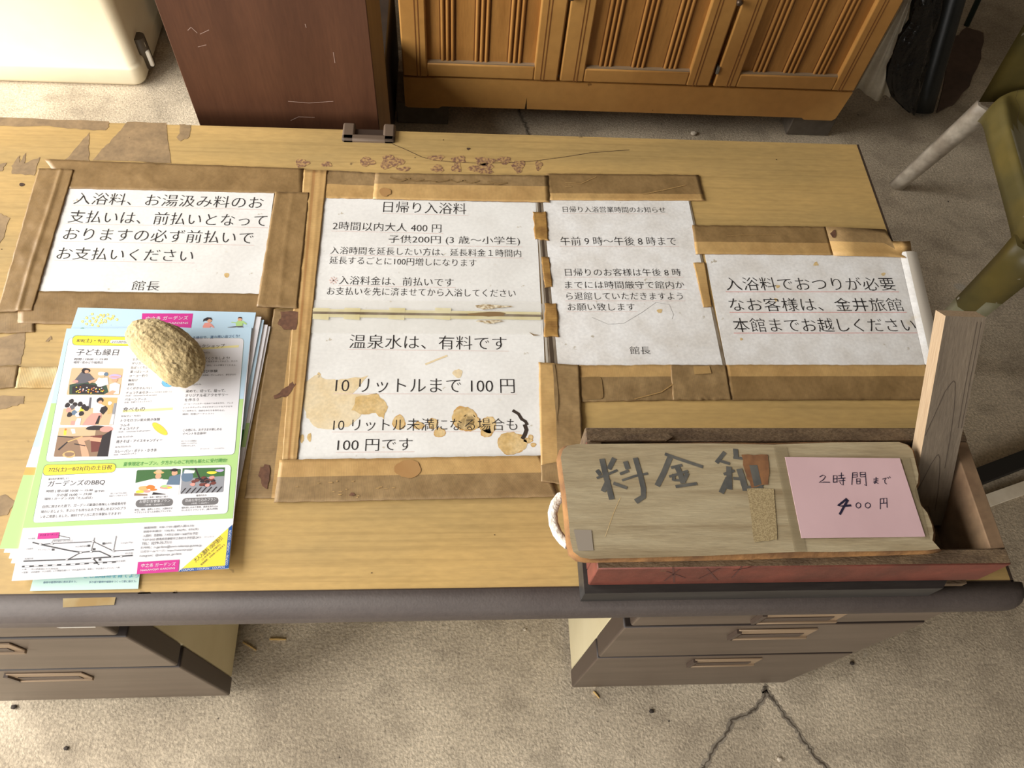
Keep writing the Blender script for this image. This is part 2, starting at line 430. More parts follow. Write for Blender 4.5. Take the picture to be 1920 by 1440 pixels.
# ------------------------------------------------------------------ notices
SZ = .7010
def sheet(quad, label, lines, mats=None, extra=None, ext=None):
    b = MB()
    b.prism([at(p, SZ) for p in quad], .0006, 0)
    if ext: ext(b)
    zt = SZ+.00025
    if extra: extra(b, SZ+.00012)
    for ln in lines:
        t, pl, pr_, h = ln[:4]; mi = ln[4] if len(ln) > 4 else 1
        b.text(t, pl, pr_, h, zt, mi)
        if len(ln) > 5 and ln[5] is not None:
            dy = 2.0; b.stroke([(pl[0]-2, pl[1]+dy), (pr_[0]+4, pr_[1]+dy)], .9, zt-.0001, ln[5])
    o = b.build('notice_sheet', mats or [paper, ink, inkgrey, inkred, inkpale, stain, stain_pale, stain_rim, soot])
    return tag(o, label, 'notice', 'laminated notices taped to the desk')
sheet([(126, 350), (514, 362), (487, 552), (68, 547)], 'white notice framed by brown tape above the stack of flyers, four lines on paying first', [
    ('入浴料、お湯汲み料のお', (136.5, 382.5), (491.7, 391), 22, 1, 4),
    ('支払いは、前払いとなって', (126, 417), (498, 425), 23, 1, 4),
    ('おりますの必ず前払いで', (116, 450), (472.5, 458), 24, 1, 4),
    ('お支払いください', (104, 486), (360, 491), 23, 1, 4),
    ('館長', (245, 544), (297, 545), 18)],
    extra=lambda b, z: (b.flat(blob(425, 516, 5, 4.5, 14, .1), z, 5)))
sheet([(607, 368), (1004, 374), (1015, 586), (585, 582)], 'white notice of bathing fees with 400 and 200 yen prices, above the one with stains', [
    ('日帰り入浴料', (718, 398), (874, 402), 21, 1, 4),
    ('2時間以内大人 400 円', (623, 431), (827, 436), 16, 1, 4),
    ('子供200円 (3 歳～小学生)', (728, 457.5), (975, 461), 17, 1, 4),
    ('入浴時間を延長したい方は、延長料金１時間内', (619, 476), (977, 482), 14, 1, 4),
    ('延長するごとに100円増しになります', (617, 494.5), (893, 500), 14),
    ('※', (616, 532.5), (632, 533), 14, 4),
    ('入浴料金は、前払いです', (635, 533), (850, 537.5), 16, 1, 4),
    ('お支払いを先に済ませてから入浴してください', (612.5, 553), (966.7, 557.5), 15)])
def stains(b, z):
    b.flat(jag([(572, 716), (596, 702), (612, 712), (640, 712), (690, 705), (660, 738), (705, 740), (722, 752), (726, 765), (718, 783), (705, 772), (680, 776), (652, 800), (612, 806), (590, 800), (575, 782), (566, 745)], 1.6, 4), z, 6)
    b.flat(jag([(668, 744), (705, 738), (722, 752), (727, 766), (719, 786), (705, 775), (676, 778), (660, 768)], 1.6, 4), z+.00003, 5)
    for (x, y, rx, ry) in [(748, 792, 11, 13), (824, 811, 10, 8), (870, 784, 22, 21), (880, 792, 20, 15), (915, 797, 15, 15), (912, 810, 10, 9), (812, 794, 8, 9), (960, 831, 27, 20), (990, 826, 8, 4), (1000, 834, 4, 3), (995, 820, 3.5, 4), (785, 798, 9, 6)]:
        b.flat(blob(x, y, rx+1.3, ry+1.2, 30, .1), z, 7); b.flat(blob(x, y, rx, ry, 30, .1), z+.00004, 5)
    b.flat(blob(858, 700, 9, 8, 18, .15), z, 6)
    for q in [(598, 703, 3, 5), (566, 822, 4, 8), (580, 820, 4, 8)]: b.flat(blob(*q, 12, .2), z, 5)
    b.stroke([(798, 683), (820, 674), (838, 667)], 4, z, 6)
    b.stroke([(962, 770), (972, 776), (978, 786), (985, 790), (988, 796)], 6, z+.0001, 8)
    b.stroke([(984, 797), (987, 806), (984, 815), (980, 822)], 7.5, z+.00008, 8)
sheet([(586, 592), (1018, 599), (1028, 862), (555, 865)], 'white notice with tan water stains and a burnt mark, lower one of the middle pair', [
    ('温泉水は、有料です', (654, 653), (950, 656.5), 26, 1, 4),
    ('10 リットルまで 100 円', (628, 736), (965, 737), 27, 1, 4),
    ('10 リットル未満になる場合も', (624, 808), (970, 807), 23, 1, 4),
    ('100 円です', (631.7, 846), (773, 845), 23, 1, 4)], extra=stains)
sheet([(1017.5, 372), (1290, 372), (1356, 690), (1046.5, 690)], 'upright grimy white notice of opening hours, right of the bathing-fee notice', [
    ('日帰り入浴営業時間のお知らせ', (1055.8, 398), (1248, 399), 11, 1, 4),
    ('午前 9 時～午後 8 時まで', (1051.7, 460), (1269, 460), 16, 1, 3),
    ('日帰りのお客様は午後 8 時', (1060, 517.5), (1277.5, 517.5), 14, 1, 4),
    ('までには時間厳守で館内か', (1060, 541), (1284, 541), 14, 1, 4),
    ('ら退館していただきますよう', (1062.5, 562), (1281, 562), 14, 1, 4),
    ('お願い致します', (1065, 582.5), (1191, 582.5), 14, 1, 4),
    ('館長', (1181.7, 664), (1220, 664), 14.5)], [paper_dirty, ink, inkgrey, inkpale, inkpale, stain],
    extra=lambda b, z: (b.flat(blob(1237, 583, 5, 4, 12, .3), z, 5), b.stroke([(1110, 595), (1140, 608), (1170, 606), (1205, 585), (1230, 567), (1255, 571), (1263, 590), (1260, 598)], .6, z, 2)))
S4Q = [(1321, 473), (1686, 474), (1735, 690), (1363, 690)]
def s4ext(b):                                         # right margin curls over the desk edge
    A, B = at(S4Q[1], SZ), at(S4Q[2], SZ)
    rows = []
    for k in range(13):
        t = k/12; u = t*.026
        rows.append([Vector((A.x+(B.x-A.x)*s+u*.93, A.y+(B.y-A.y)*s, SZ+.0038*math.sin(t*2.6)*(1-.3*s)+.0004)) for s in [i/10 for i in range(11)]])
    R = [[b.bm.verts.new(p) for p in r] for r in rows]
    for k in range(12):
        for i in range(10):
            f = b.bm.faces.new((R[k][i], R[k][i+1], R[k+1][i+1], R[k+1][i])); f.smooth = True; f.material_index = 0 if k < 4 else 6
            f.normal_update()
            if f.normal.z < 0: f.normal_flip()
sheet(S4Q, 'grimy white notice with three red-underlined lines, curling over the desk edge behind the money box', [
    ('入浴料でおつりが必要', (1363, 545), (1681.7, 545), 25, 1, 3),
    ('なお客様は、金井旅館', (1370, 583.5), (1696, 583.5), 25, 1, 3),
    ('本館までお越しください', (1378, 622.5), (1720, 622), 26, 1, 3)], [paper_dirty, ink, inkgrey, inkred, inkpale, stain, film_light], ext=s4ext,
    extra=lambda b, z: [b.flat(blob(x, y, r, r*.8, 10, .3), z, 5) for x, y, r in [(1455, 562, 3.5), (1390, 636, 3), (1458, 537, 4), (1530, 495, 5), (1656, 514, 4)]])
# clear margins showing between the fee notice and the hours notice
b = MB()
b.prism([at(p, .7009) for p in [(1005, 376), (1017, 376), (1046, 690), (1024, 690)]], .0005, 0)
b.flat([(1004.5, 377), (1007.5, 377), (1029, 690), (1024.5, 690)], .7011, 1)
b.flat([(1010, 377), (1013, 377), (1040, 690), (1033, 690)], .7011, 2)
tag(b.build('laminate_film', [film, film_light, gapdark]), 'narrow strip of bare clear laminate between the fee notice and the opening-hours notice', 'laminate', None)
b = MB()
b.prism([at(p, .7009) for p in [(1291, 376), (1294, 376), (1361, 686), (1355, 686)]], .0005, 0)
tag(b.build('laminate_film', film), 'narrow strip of bare laminate between the opening-hours notice and the red-underlined notice', 'laminate', None)

# ------------------------------------------------------------------ tapes
TAPES = {}
def tape(quad, label, bands, z=.7016, cross=False, nu=40, nv=12, wob=.00025, ridge=None, group='strips of brown cloth tape', amp_edge=.0004, name='tape_strip', mats=None, extra=None):
    """quad TL,TR,BR,BL px; bands [(v0,v1,mat)] along v (cross=False) or along u"""
    P = [at(p, z) for p in quad]
    L = ((P[1]-P[0]).length+(P[2]-P[3]).length)/2; Wd = ((P[3]-P[0]).length+(P[2]-P[1]).length)/2
    seed = random.random()*50
    def fn(u, v):
        p = (P[0]*(1-u)+P[1]*u)*(1-v)+(P[3]*(1-u)+P[2]*u)*v
        e = Vector((0, 0, 0))
        if u in (0, 1) or v in (0, 1):
            e = Vector((noise.noise(p*160+Vector((seed, 0, 0))), noise.noise(p*160+Vector((0, seed, 0))), 0))*amp_edge*2
        q = p+e; q.z += wob*noise.noise(Vector((p.x*70+seed, p.y*70, seed)))*2
        if ridge:
            for (axis, pos, hgt, wd) in ridge:
                c = (u if axis == 'u' else v)
                c2 = (v if axis == 'u' else u)
                q.z += hgt*math.exp(-((c-pos-.03*math.sin(c2*5+seed))/wd)**2)
        return (q, (u*L, v*Wd) if not cross else (v*Wd, u*L))
    b = MB()
    mi = lambda u, v: next((m for a, c, m in bands if a <= (u if cross else v) <= c), 0)
    V = b.grid(fn, nu, nv, mi)
    for f in b.bm.faces:
        f.normal_update()
        if f.normal.z < 0: f.normal_flip()
    rim = V[0]+[r[-1] for r in V[1:]]+V[-1][-2::-1]+[r[0] for r in V[-2:0:-1]]
    low = [b.bm.verts.new((v.co.x, v.co.y, z-.0009)) for v in rim]
    for i in range(len(rim)):
        j = (i+1) % len(rim); b.bm.faces.new((rim[i], rim[j], low[j], low[i])).material_index = 6
    if extra: extra(b, z+.0007)
    o = b.build(name, mats or [tape_b, tape_o, tape_w, tape_p, tape_g, rustpatch, tape_edge])
    return tag(o, label, 'tape', group)
B_, O_, W_, P_, G_ = 0, 1, 2, 3, 4
def specks(q, n, mi, r=(1, 2.4)):
    def f(b, z):
        for _ in range(n):
            u, v = random.uniform(.05, .95), random.uniform(.1, .95)
            x = (q[0][0]*(1-u)+q[1][0]*u)*(1-v)+(q[3][0]*(1-u)+q[2][0]*u)*v; y = (q[0][1]*(1-u)+q[1][1]*u)*(1-v)+(q[3][1]*(1-u)+q[2][1]*u)*v
            b.flat(blob(x, y, random.uniform(*r)*1.8, random.uniform(*r)*.5, 8, .3), z, mi)
    return f
# frame round the pay-first notice
tape([(82, 298), (570, 316), (570, 363), (124, 353)], 'brown cloth tape along the top edge of the pay-first notice', [(0, 1, B_)], ridge=[('u', .38, .0012, .012), ('v', .52, .0003, .05)])
tape([(33, 601), (34, 545), (515, 551), (508, 612)][1:]+[(33, 606)], 'brown cloth tape along the bottom edge of the pay-first notice, partly under the flyers', [(0, 1, B_)], ridge=[('v', .5, .0003, .06)])
tape([(72, 315), (138, 318), (60, 582), (-6, 585)], 'wrinkled brown cloth tape down the left edge of the pay-first notice', [(0, 1, B_)], z=.7024, nu=24, nv=60, ridge=[('u', .62, .0012, .06)], wob=.0004)
tape([(516, 360), (580, 361), (557, 578), (481, 575)], 'brown cloth tape down the right edge of the pay-first notice', [(0, 1, B_)], z=.7028, nu=20, nv=40, ridge=[('u', .08, .0004, .06), ('u', .52, .0004, .05)])
# middle pair of notices
tape([(570, 318), (614, 320), (557, 862), (529, 862)], 'long narrow tan tape down the left edge of the two middle notices', [(0, .35, O_), (.35, .5, P_), (.5, 1, O_)], z=.7022, cross=True, nu=16, nv=60, ridge=[('u', .35, .0003, .08), ('u', .72, .0003, .08)])
q6 = [(514, 579), (562, 581), (533, 860), (513, 934)]
tape([(514, 579), (563, 581), (528, 934), (458, 934)], 'wide worn brown tape between the flyers and the stained notice', [(0, .72, W_), (.72, 1, O_)], z=.7016, cross=True, nu=18, nv=50,
     extra=lambda b, z: (b.flat(jag([(525, 583), (560, 584), (555, 618), (532, 618), (520, 605), (528, 596)], 1.5, 4), z, 5), b.flat(jag([(512, 742), (535, 728), (552, 712), (555, 722), (540, 742), (515, 748)], 1.5, 4), z, 5), b.flat(blob(496, 892, 10, 22, 16, .3), z, 5)))
tape([(612, 319), (706, 324), (701, 373), (607, 371)], 'short tan tape at the top left corner of the bathing-fee notice', [(0, .48, W_), (.48, 1, O_)], z=.7016)
tape([(704, 324), (1027, 329), (1030, 379), (699, 373)], 'long two-tone tape along the top edge of the bathing-fee notice', [(0, .45, W_), (.45, 1, O_)], z=.7024,
     extra=lambda b, z: (b.flat(blob(722, 360, 11, 8, 14, .15), z, 3), [b.stroke([(735+k*26+random.uniform(-5, 5), 336+k*.8+random.uniform(-4, 3)), (752+k*26, 338+k*.8+random.uniform(-3, 3)), (768+k*26, 337+k*.8+random.uniform(-3, 3))], random.uniform(1.5, 4), z, 0) for k in range(8)]))
tape([(1024, 325), (1310, 328), (1322, 376), (1030, 375)], 'brown tape along the top edge of the opening-hours notice', [(0, .74, B_), (.74, 1, O_)], z=.7018, ridge=[('u', .24, .0005, .01)],
     extra=lambda b, z: (b.stroke([(1060, 342), (1090, 344), (1118, 331)], 1.6, z, 1), b.stroke([(1205, 364), (1240, 357), (1285, 347)], 2.2, z, 1), b.stroke([(1060, 350), (1072, 350)], 1.4, z, 1)))
q = [(524, 862), (1013, 854), (1048, 931), (514, 942)]
tape(q, 'long two-tone tape along the bottom edge of the stained notice', [(0, .4, O_), (.4, 1, W_)], z=.7028, nu=60,
     extra=lambda b, z: (b.flat(blob(765, 879, 25, 17, 24, .07), z, 3), specks([(540, 895), (760, 895), (760, 935), (540, 935)], 16, 1)(b, z), b.flat(blob(660, 927, 5, 3, 10, .4), z, 5)))
tape([(1010, 679), (1086, 684), (1095, 870), (1014, 878)], 'wide tan and brown tape from the stained notice towards the money box lid', [(0, .4, O_), (.4, 1, W_)], z=.7034, cross=True, nu=18, nv=34,
     extra=lambda b, z: b.flat(jag([(1036, 682), (1040, 682), (1047, 740), (1045, 800), (1040, 760)], .8, 3), z, 2))
tape([(1014, 872), (1048, 866), (1052, 908), (1015, 902)], 'small dark tape piece beside the rope handle of the money box lid', [(0, 1, W_)], z=.7042, nu=12, nv=12)
tape([(999, 397), (1025, 397), (1028, 451), (1003, 448)], 'uppermost of three frayed gold tape scraps joining the fee and hours notices', [(0, 1, G_)], z=.7018, cross=True, nu=10, nv=16, group='frayed tape scraps between the notices', amp_edge=.001)
tape([(1015, 482), (1030, 482), (1036, 538), (1022, 540)], 'middle one of three frayed gold tape scraps joining the fee and hours notices', [(0, 1, G_)], z=.7018, cross=True, nu=8, nv=16, group='frayed tape scraps between the notices', amp_edge=.0008)
tape([(1022, 569), (1044, 569), (1048, 631), (1020, 631)], 'lowest of three frayed gold tape scraps, at the end of the clear tape', [(0, 1, G_)], z=.7018, cross=True, nu=10, nv=16, group='frayed tape scraps between the notices', amp_edge=.0008)
tape([(1086, 685), (1262, 684), (1268, 750), (1090, 753)], 'two-tone tape along the bottom left of the opening-hours notice', [(0, .33, O_), (.33, 1, W_)], z=.7018,
     extra=lambda b, z: (b.flat(rrect([(1090, 707), (1128, 706), (1132, 748), (1091, 749)], 8), z, 0), b.stroke([(1190, 748), (1240, 735), (1262, 720)], 2, z, 1)))
tape([(1257, 684), (1360, 684), (1371, 749), (1262, 750)], 'short brown tape at the bottom right corner of the opening-hours notice', [(0, 1, W_)], z=.7026, amp_edge=.0006,
     extra=lambda b, z: b.flat([(1300, 687), (1330, 686), (1334, 700), (1302, 702)], z, 1))
tape([(1361, 684), (1741, 684), (1745, 749), (1370, 750)], 'brown tape along the bottom edge of the red-underlined notice, behind the wooden stick', [(0, .3, O_), (.3, 1, B_)], z=.7018, nu=50)
tape([(1300, 492), (1322, 492), (1335, 575), (1319, 576)], 'small upright tan tape on the right edge of the opening-hours notice', [(0, 1, O_)], z=.7018, cross=True, nu=8, nv=20)
tape([(1298, 422), (1548, 425), (1562, 478), (1305, 476)], 'two-tone tape along the top edge of the red-underlined notice', [(0, .6, B_), (.6, 1, O_)], z=.7018, nu=50,
     extra=lambda b, z: b.stroke([(1363, 442), (1400, 440), (1455, 440)], .8, z, 1))
# tape running off the desk edge, its free end twisted
def tape_end():
    b = MB()
    top = [(1548, 425), (1600, 427), (1660, 430), (1672, 452), (1690, 452.5), (1707, 452)]
    bot = [(1563, 479), (1605, 480), (1655, 481), (1685, 482), (1697, 483), (1711, 484)]
    zz = [.7026, .7026, .7026, .7026, .7060, .7020]
    V = [[b.bm.verts.new(at((t[0]+(c[0]-t[0])*k/6, t[1]+(c[1]-t[1])*k/6), h+(.004*math.sin(k) if i > 3 else 0))) for k in range(7)] for i, (t, c, h) in enumerate(zip(top, bot, zz))]
    for i in range(5):
        for k in range(6):
            f = b.bm.faces.new((V[i][k], V[i+1][k], V[i+1][k+1], V[i][k+1])); f.material_index = (2 if k < 3 and i < 3 else 1); f.normal_update(); f.smooth = True
            if f.normal.z < 0: f.normal_flip()
            for lp in f.loops: lp[b.uv].uv = (lp.vert.co.x, lp.vert.co.y)
    b.flat(blob(1563, 438, 5, 8, 12, .4), .7033, 5)
    bmesh.ops.solidify(b.bm, geom=list(b.bm.faces), thickness=.0003)
    tag(b.build('tape_strip', [tape_b, tape_o, tape_w, tape_p, tape_g, rustpatch, tape_edge]), 'short tape with a lifted free end sticking out past the right desk edge', 'tape', 'strips of brown cloth tape')
tape_end()
tape([(-30, 588), (66, 583), (63, 622), (-30, 626)], 'woven tan tape at the left picture edge below the pay-first notice', [(0, 1, W_)], z=.7014, nu=16, nv=10)
tape([(-30, 687), (35, 685), (28, 725), (-30, 731)], 'small woven tape scrap at the left picture edge beside the flyers', [(0, 1, W_)], z=.7016, nu=12, nv=10)
tape([(36, 688), (112, 688), (104, 727), (28, 727)], 'pale threadbare tape patch partly under the left side of the flyers', [(0, 1, 0)], z=.7012, nu=16, nv=10, mats=[pale_weave]*7)
b = MB()
b.prism([at(p, .7019) for p in [(573, 562), (1012, 566), (1018, 572), (1014, 627), (573, 624)]], .0004, 0)
b.flat([(586, 579), (1014, 585), (1014, 600), (586, 594)], .70215, 1)
for x in (588, 646, 730, 816): b.flat([(x, 577), (x+30, 578), (x+28, 600), (x-2, 598)], .70225, 1)
b.flat([(586, 584), (1014, 590), (1014, 594), (586, 588.5)], .70235, 2)
b.flat(blob(920, 575, 30, 4, 26, .35), .70235, 3); b.flat(blob(918, 603, 22, 3, 26, .35), .70235, 3); b.flat(blob(915, 589, 36, 4, 20, .2), .7024, 4)
b.flat(jag([(992, 622), (1002, 627), (1012, 628), (1000, 629)], .5, 2), .70235, 4)
tag(b.build('clear_tape', [clear, clear_yellow, film, mat('dusty grime', srgb(226, 216, 192), srgb(150, 124, 84), scale=240, rough=.8, detail=2), mat('brown grime', srgb(130, 104, 68), rough=.8)]), 'yellowed clear tape across the join of the two middle notices', 'tape')

# ------------------------------------------------------------------ flyers
fl_white = mat('flyer white', srgb(232, 231, 236), rough=.42, fine=(30, .03))
fl_blue = mat('flyer sky blue', srgb(190, 218, 238), rough=.42); fl_green = mat('flyer light green', srgb(178, 214, 140), rough=.42)
fl_dkgreen = mat('flyer leaf green', srgb(56, 140, 72), rough=.42); fl_yellow = mat('flyer yellow', srgb(246, 221, 74), rough=.42)
fl_pale = mat('flyer pale yellow', srgb(248, 238, 170), rough=.42); fl_pink = mat('flyer magenta', srgb(205, 56, 146), rough=.42)
fl_ink = mat('flyer dark grey print', srgb(70, 70, 74), rough=.5); fl_navy = mat('flyer navy print', srgb(44, 84, 130), rough=.5)
fl_cblue = mat('flyer coupon blue', srgb(40, 88, 160), rough=.42); fl_outline = mat('flyer outline', srgb(96, 128, 110), rough=.5)
fl_mint = mat('flyer mint', srgb(200, 230, 222), rough=.42); fl_orange = mat('flyer orange', srgb(240, 170, 90), rough=.42)
ph = lambda n, *c: mat('print '+n, srgb(*c), rough=.42)
pc = [ph('sand', 214, 186, 150), ph('skin', 222, 170, 140), ph('dark', 52, 46, 50), ph('pool', 62, 84, 70), ph('white cloth', 232, 230, 232),
      ph('lilac', 190, 176, 220), ph('grey coat', 104, 102, 110), ph('ochre', 216, 180, 120), ph('board', 150, 122, 100), ph('coral', 236, 160, 150),
      ph('leaf', 70, 112, 66), ph('denim', 104, 126, 150), ph('carrot', 226, 130, 60), ph('meat', 120, 66, 60), ph('sky', 112, 184, 226), ph('steel', 150, 152, 160)]
SAND, SKIN, DARK, POOL, WC, LIL, GREY, OCH, BRD, CORAL, LEAF, DENIM, CARROT, MEAT, SKY, STEEL = range(16, 32)
FM = [fl_white, fl_blue, fl_green, fl_dkgreen, fl_yellow, fl_pale, fl_pink, fl_ink, fl_navy, fl_cblue, fl_outline, fl_mint, fl_orange, inkgrey, stain, inkpale]+pc
WHT, BLU, GRN, DGR, YEL, PAL, PNK, INK, NAV, CBL, OUT, MNT, ORG, IGR = range(14)
Z4 = lambda x, y: (100+x/4.8, 570+y/4.8)
Z5 = lambda x, y: (x/3.84, 830+y/3.84)
FG = 'festival flyers in the stack under the stone'
def a4(tr, bl=None, tl=None, z=.7):
    """corner points TL TR BR BL of an A4 sheet from its top right and bottom left (or top left) pixels"""
    R_ = at(tr, z)
    if bl is not None:
        d = (at(bl, z)-R_).normalized(); ang = math.atan2(d.y, d.x)-math.atan2(-.297, -.21)
    else:
        d = (R_-at(tl, z)); ang = math.atan2(d.y, d.x)
    ux = Vector((math.cos(ang), math.sin(ang), 0)); uy = Vector((-math.sin(ang), math.cos(ang), 0))
    return [R_-ux*.21, R_, R_-uy*.297, R_-ux*.21-uy*.297]
def lerp_strip(b, Q, v0, v1, z, mi, u0=0, u1=1):
    f = lambda u, v: (Q[0]*(1-u)+Q[1]*u)*(1-v)+(Q[3]*(1-u)+Q[2]*u)*v
    p = [f(u0, v0), f(u1, v0), f(u1, v1), f(u0, v1)]
    b.poly([Vector((q.x, q.y, z)) for q in p], mi)
def flyer_under(tr, bl, tl, z, label, bands):
    Q = a4(tr, bl, tl, z); b = MB(); b.prism(Q, .0011, 0)
    for v0, v1, mi in bands: lerp_strip(b, Q, v0, v1, z+.0001, mi)
    return b, Q, label
def fin(b, label): return tag(b.build('flyer', FM), label, 'flyer', FG)
# mint leaflet at the very bottom
b = MB(); zb = .7014+.0004
b.prism([at(p, zb) for p in [(95, 960), (275, 955), (259, 1104), (56, 1108)]], .0005, MNT)
b.text('ざし動植物を育てよう', Z5(600, 975), Z5(995, 972), 30/3.84, zb+.0002, NAV+6, None)
b.text('動物や植物の絵に色を塗ろう。', Z5(310, 1015), Z5(550, 1008), 16/3.84, zb+.0002, NAV, None)
b.text('折り紙で動物や植物をつくって壁に貼ろう。', Z5(640, 1013), Z5(980, 1005), 16/3.84, zb+.0002, NAV, None)
tag(b.build('leaflet', FM[:14]+[ph('cyan', 70, 170, 200)]+FM[15:]), 'narrow mint-green leaflet sticking out at the bottom of the flyer stack', 'leaflet')
b, Q, l = flyer_under((507, 612), (26, 1050), None, .7032, '', []); fin(b, 'lowest flyer of the stack, its plain white edge showing farthest right')
b, Q, l = flyer_under((502, 609), (20, 1056), None, .7044, '', [(.45, .55, GRN)]); fin(b, 'second lowest flyer of the stack, thin white edge beside the lowest one')
b, Q, l = flyer_under((495, 600), (17, 1046), None, .7056, '', [(0, .5, BLU), (.5, .75, DGR), (.75, 1, MNT)]); fin(b, 'flyer with a dark green band, third from the bottom of the stack')
b, Q, l = flyer_under((490, 594), (9, 1034), None, .7068, '', [(0, .5, WHT), (.5, .7, GRN), (.7, 1, MNT)]); fin(b, 'flyer third from the top of the stack, white and mint edge showing at left')
# second flyer: header showing
zz = .7080
b, Q, l = flyer_under((480, 586), None, (138.5, 576.5), zz, '', [(0, .62, BLU), (.62, .70, WHT), (.70, .73, ORG), (.73, 1, GRN)])
z1 = zz+.0003
b.flat([Z4(800, 84), Z4(1257, 86), Z4(1240, 215), Z4(790, 190)], z1-.0001, PNK)
b.text('中之条 ガーデンズ', Z4(830, 148), Z4(1210, 142), 7.5, z1, WHT, None); b.text('NAKANOJO GARDENS', Z4(800, 187), Z4(1210, 184), 4.5, z1, WHT, None)
for (x, y) in [(350, 90), (425, 100), (490, 97), (540, 108), (300, 124), (357, 130), (398, 117), (448, 113), (490, 127), (572, 140), (262, 157), (328, 155), (386, 145), (432, 140), (466, 147), (512, 137), (530, 128), (298, 180), (350, 187), (418, 170), (440, 165), (470, 160), (402, 197), (378, 160), (455, 100)]:
    b.flat(blob(*Z4(x, y), 2.6, 2.4, 10, .1), z1-.0001, YEL); b.flat(blob(*Z4(x, y), 1.1, 1.0, 8, .1), z1, WHT)
for _ in range(28):
    x, y = Z4(random.uniform(270, 560), random.uniform(95, 195)); b.flat(blob(x, y, .45, .4, 6, .1), z1, NAV)
b.text('Summer', Z4(230, 258), Z4(582, 246), 9, z1, DGR, None)
g = lambda pts, mi, o=0: b.flat([Z4(*p) for p in pts], z1+o, mi)
def fig(cx, cy, rx, ry, mi, o=0, rot=0): b.flat(blob(*Z4(cx, cy), rx/4.8, ry/4.8, 14, .06, rot), z1+o, mi)
g([(1345, 200), (1360, 172), (1400, 165), (1425, 180), (1450, 210), (1440, 215), (1415, 200), (1410, 225), (1345, 225)], CORAL)
fig(1405, 145, 22, 22, SKIN); g([(1345, 160), (1352, 135), (1385, 120), (1420, 122), (1432, 145), (1402, 133), (1382, 150), (1360, 150)], DARK, .00005); g([(1352, 225), (1422, 222), (1420, 240), (1350, 242)], NAV)
g([(1645, 165), (1660, 150), (1710, 152), (1742, 178), (1735, 186), (1705, 172), (1705, 195), (1645, 198), (1640, 172), (1602, 168), (1602, 160)], GRN, .00005)
fig(1678, 135, 20, 20, SKIN); g([(1660, 130), (1668, 118), (1692, 116), (1700, 132), (1680, 126)], DARK, .00005)
g([(1640, 198), (1700, 195), (1715, 212), (1690, 218), (1650, 208), (1600, 215), (1570, 222), (1568, 210)], GREY)
fin(b, 'flyer with the magenta header and flower dots, just beneath the top flyer')
# top flyer
zz = .7094; F1 = [at(p, zz) for p in [(125, 616), (472, 614), (429, 1065.7), (21.6, 1089)]]
b = MB(); b.prism(F1, .0011, WHT)
z0 = zz+.0001; z1 = zz+.0002; z2 = zz+.0003; z3 = zz+.0004; z4 = zz+.0005
def L4(t, x0, y0, x1, y1, h, mi=INK, z=None, fn=Z4, sc=4.8, thin=None): b.text(t, fn(x0, y0), fn(x1, y1), h/sc, z or z3, mi, thin)
def L5(t, x0, y0, x1, y1, h, mi=INK, z=None): L4(t, x0, y0, x1, y1, h, mi, z, Z5, 3.84)
b.flat([(125, 616), (472, 614), (456.5, 748), (96, 756)], z0, BLU)
b.flat([(96, 756), (456.5, 748), (436.2, 972), (42.5, 990)], z0, GRN)
def panel(q, r, mi=WHT):
    c = (sum(p[0] for p in q)/4, sum(p[1] for p in q)/4)
    g = lambda k: [(c[0]+(p[0]-c[0])*(1+k), c[1]+(p[1]-c[1])*(1+k)) for p in q]
    b.flat(rrect(g(.004), r+1), z1, OUT); b.flat(rrect(g(0), r), z1+.00005, mi)
panel([Z4(140, 375-70), Z4(1715, 308), Z5(1688, 85), Z5(328, 138)], 8)
panel([Z5(310, 200), Z5(1664, 158), Z5(1638, 510), Z5(235, 578)], 8)
def pill(q, mi, z, rim=True):
    if rim:
        c = (sum(p[0] for p in q)/4, sum(p[1] for p in q)/4)
        b.flat(rrect([(c[0]+(p[0]-c[0])*1.012, c[1]+(p[1]-c[1])*1.08) for p in q], 9), z-.00004, OUT)
    b.flat(rrect(q, 9), z, mi)
pill([Z4(178, 284), Z4(760, 300), Z4(750, 378), Z4(168, 368)], YEL, z2)
pill([Z4(512, 322), Z4(720, 328), Z4(718, 360), Z4(508, 354)], WHT, z2+.00006, False)
pill([Z5(318, 160), Z5(835, 150), Z5(828, 212), Z5(308, 236)], YEL, z2)
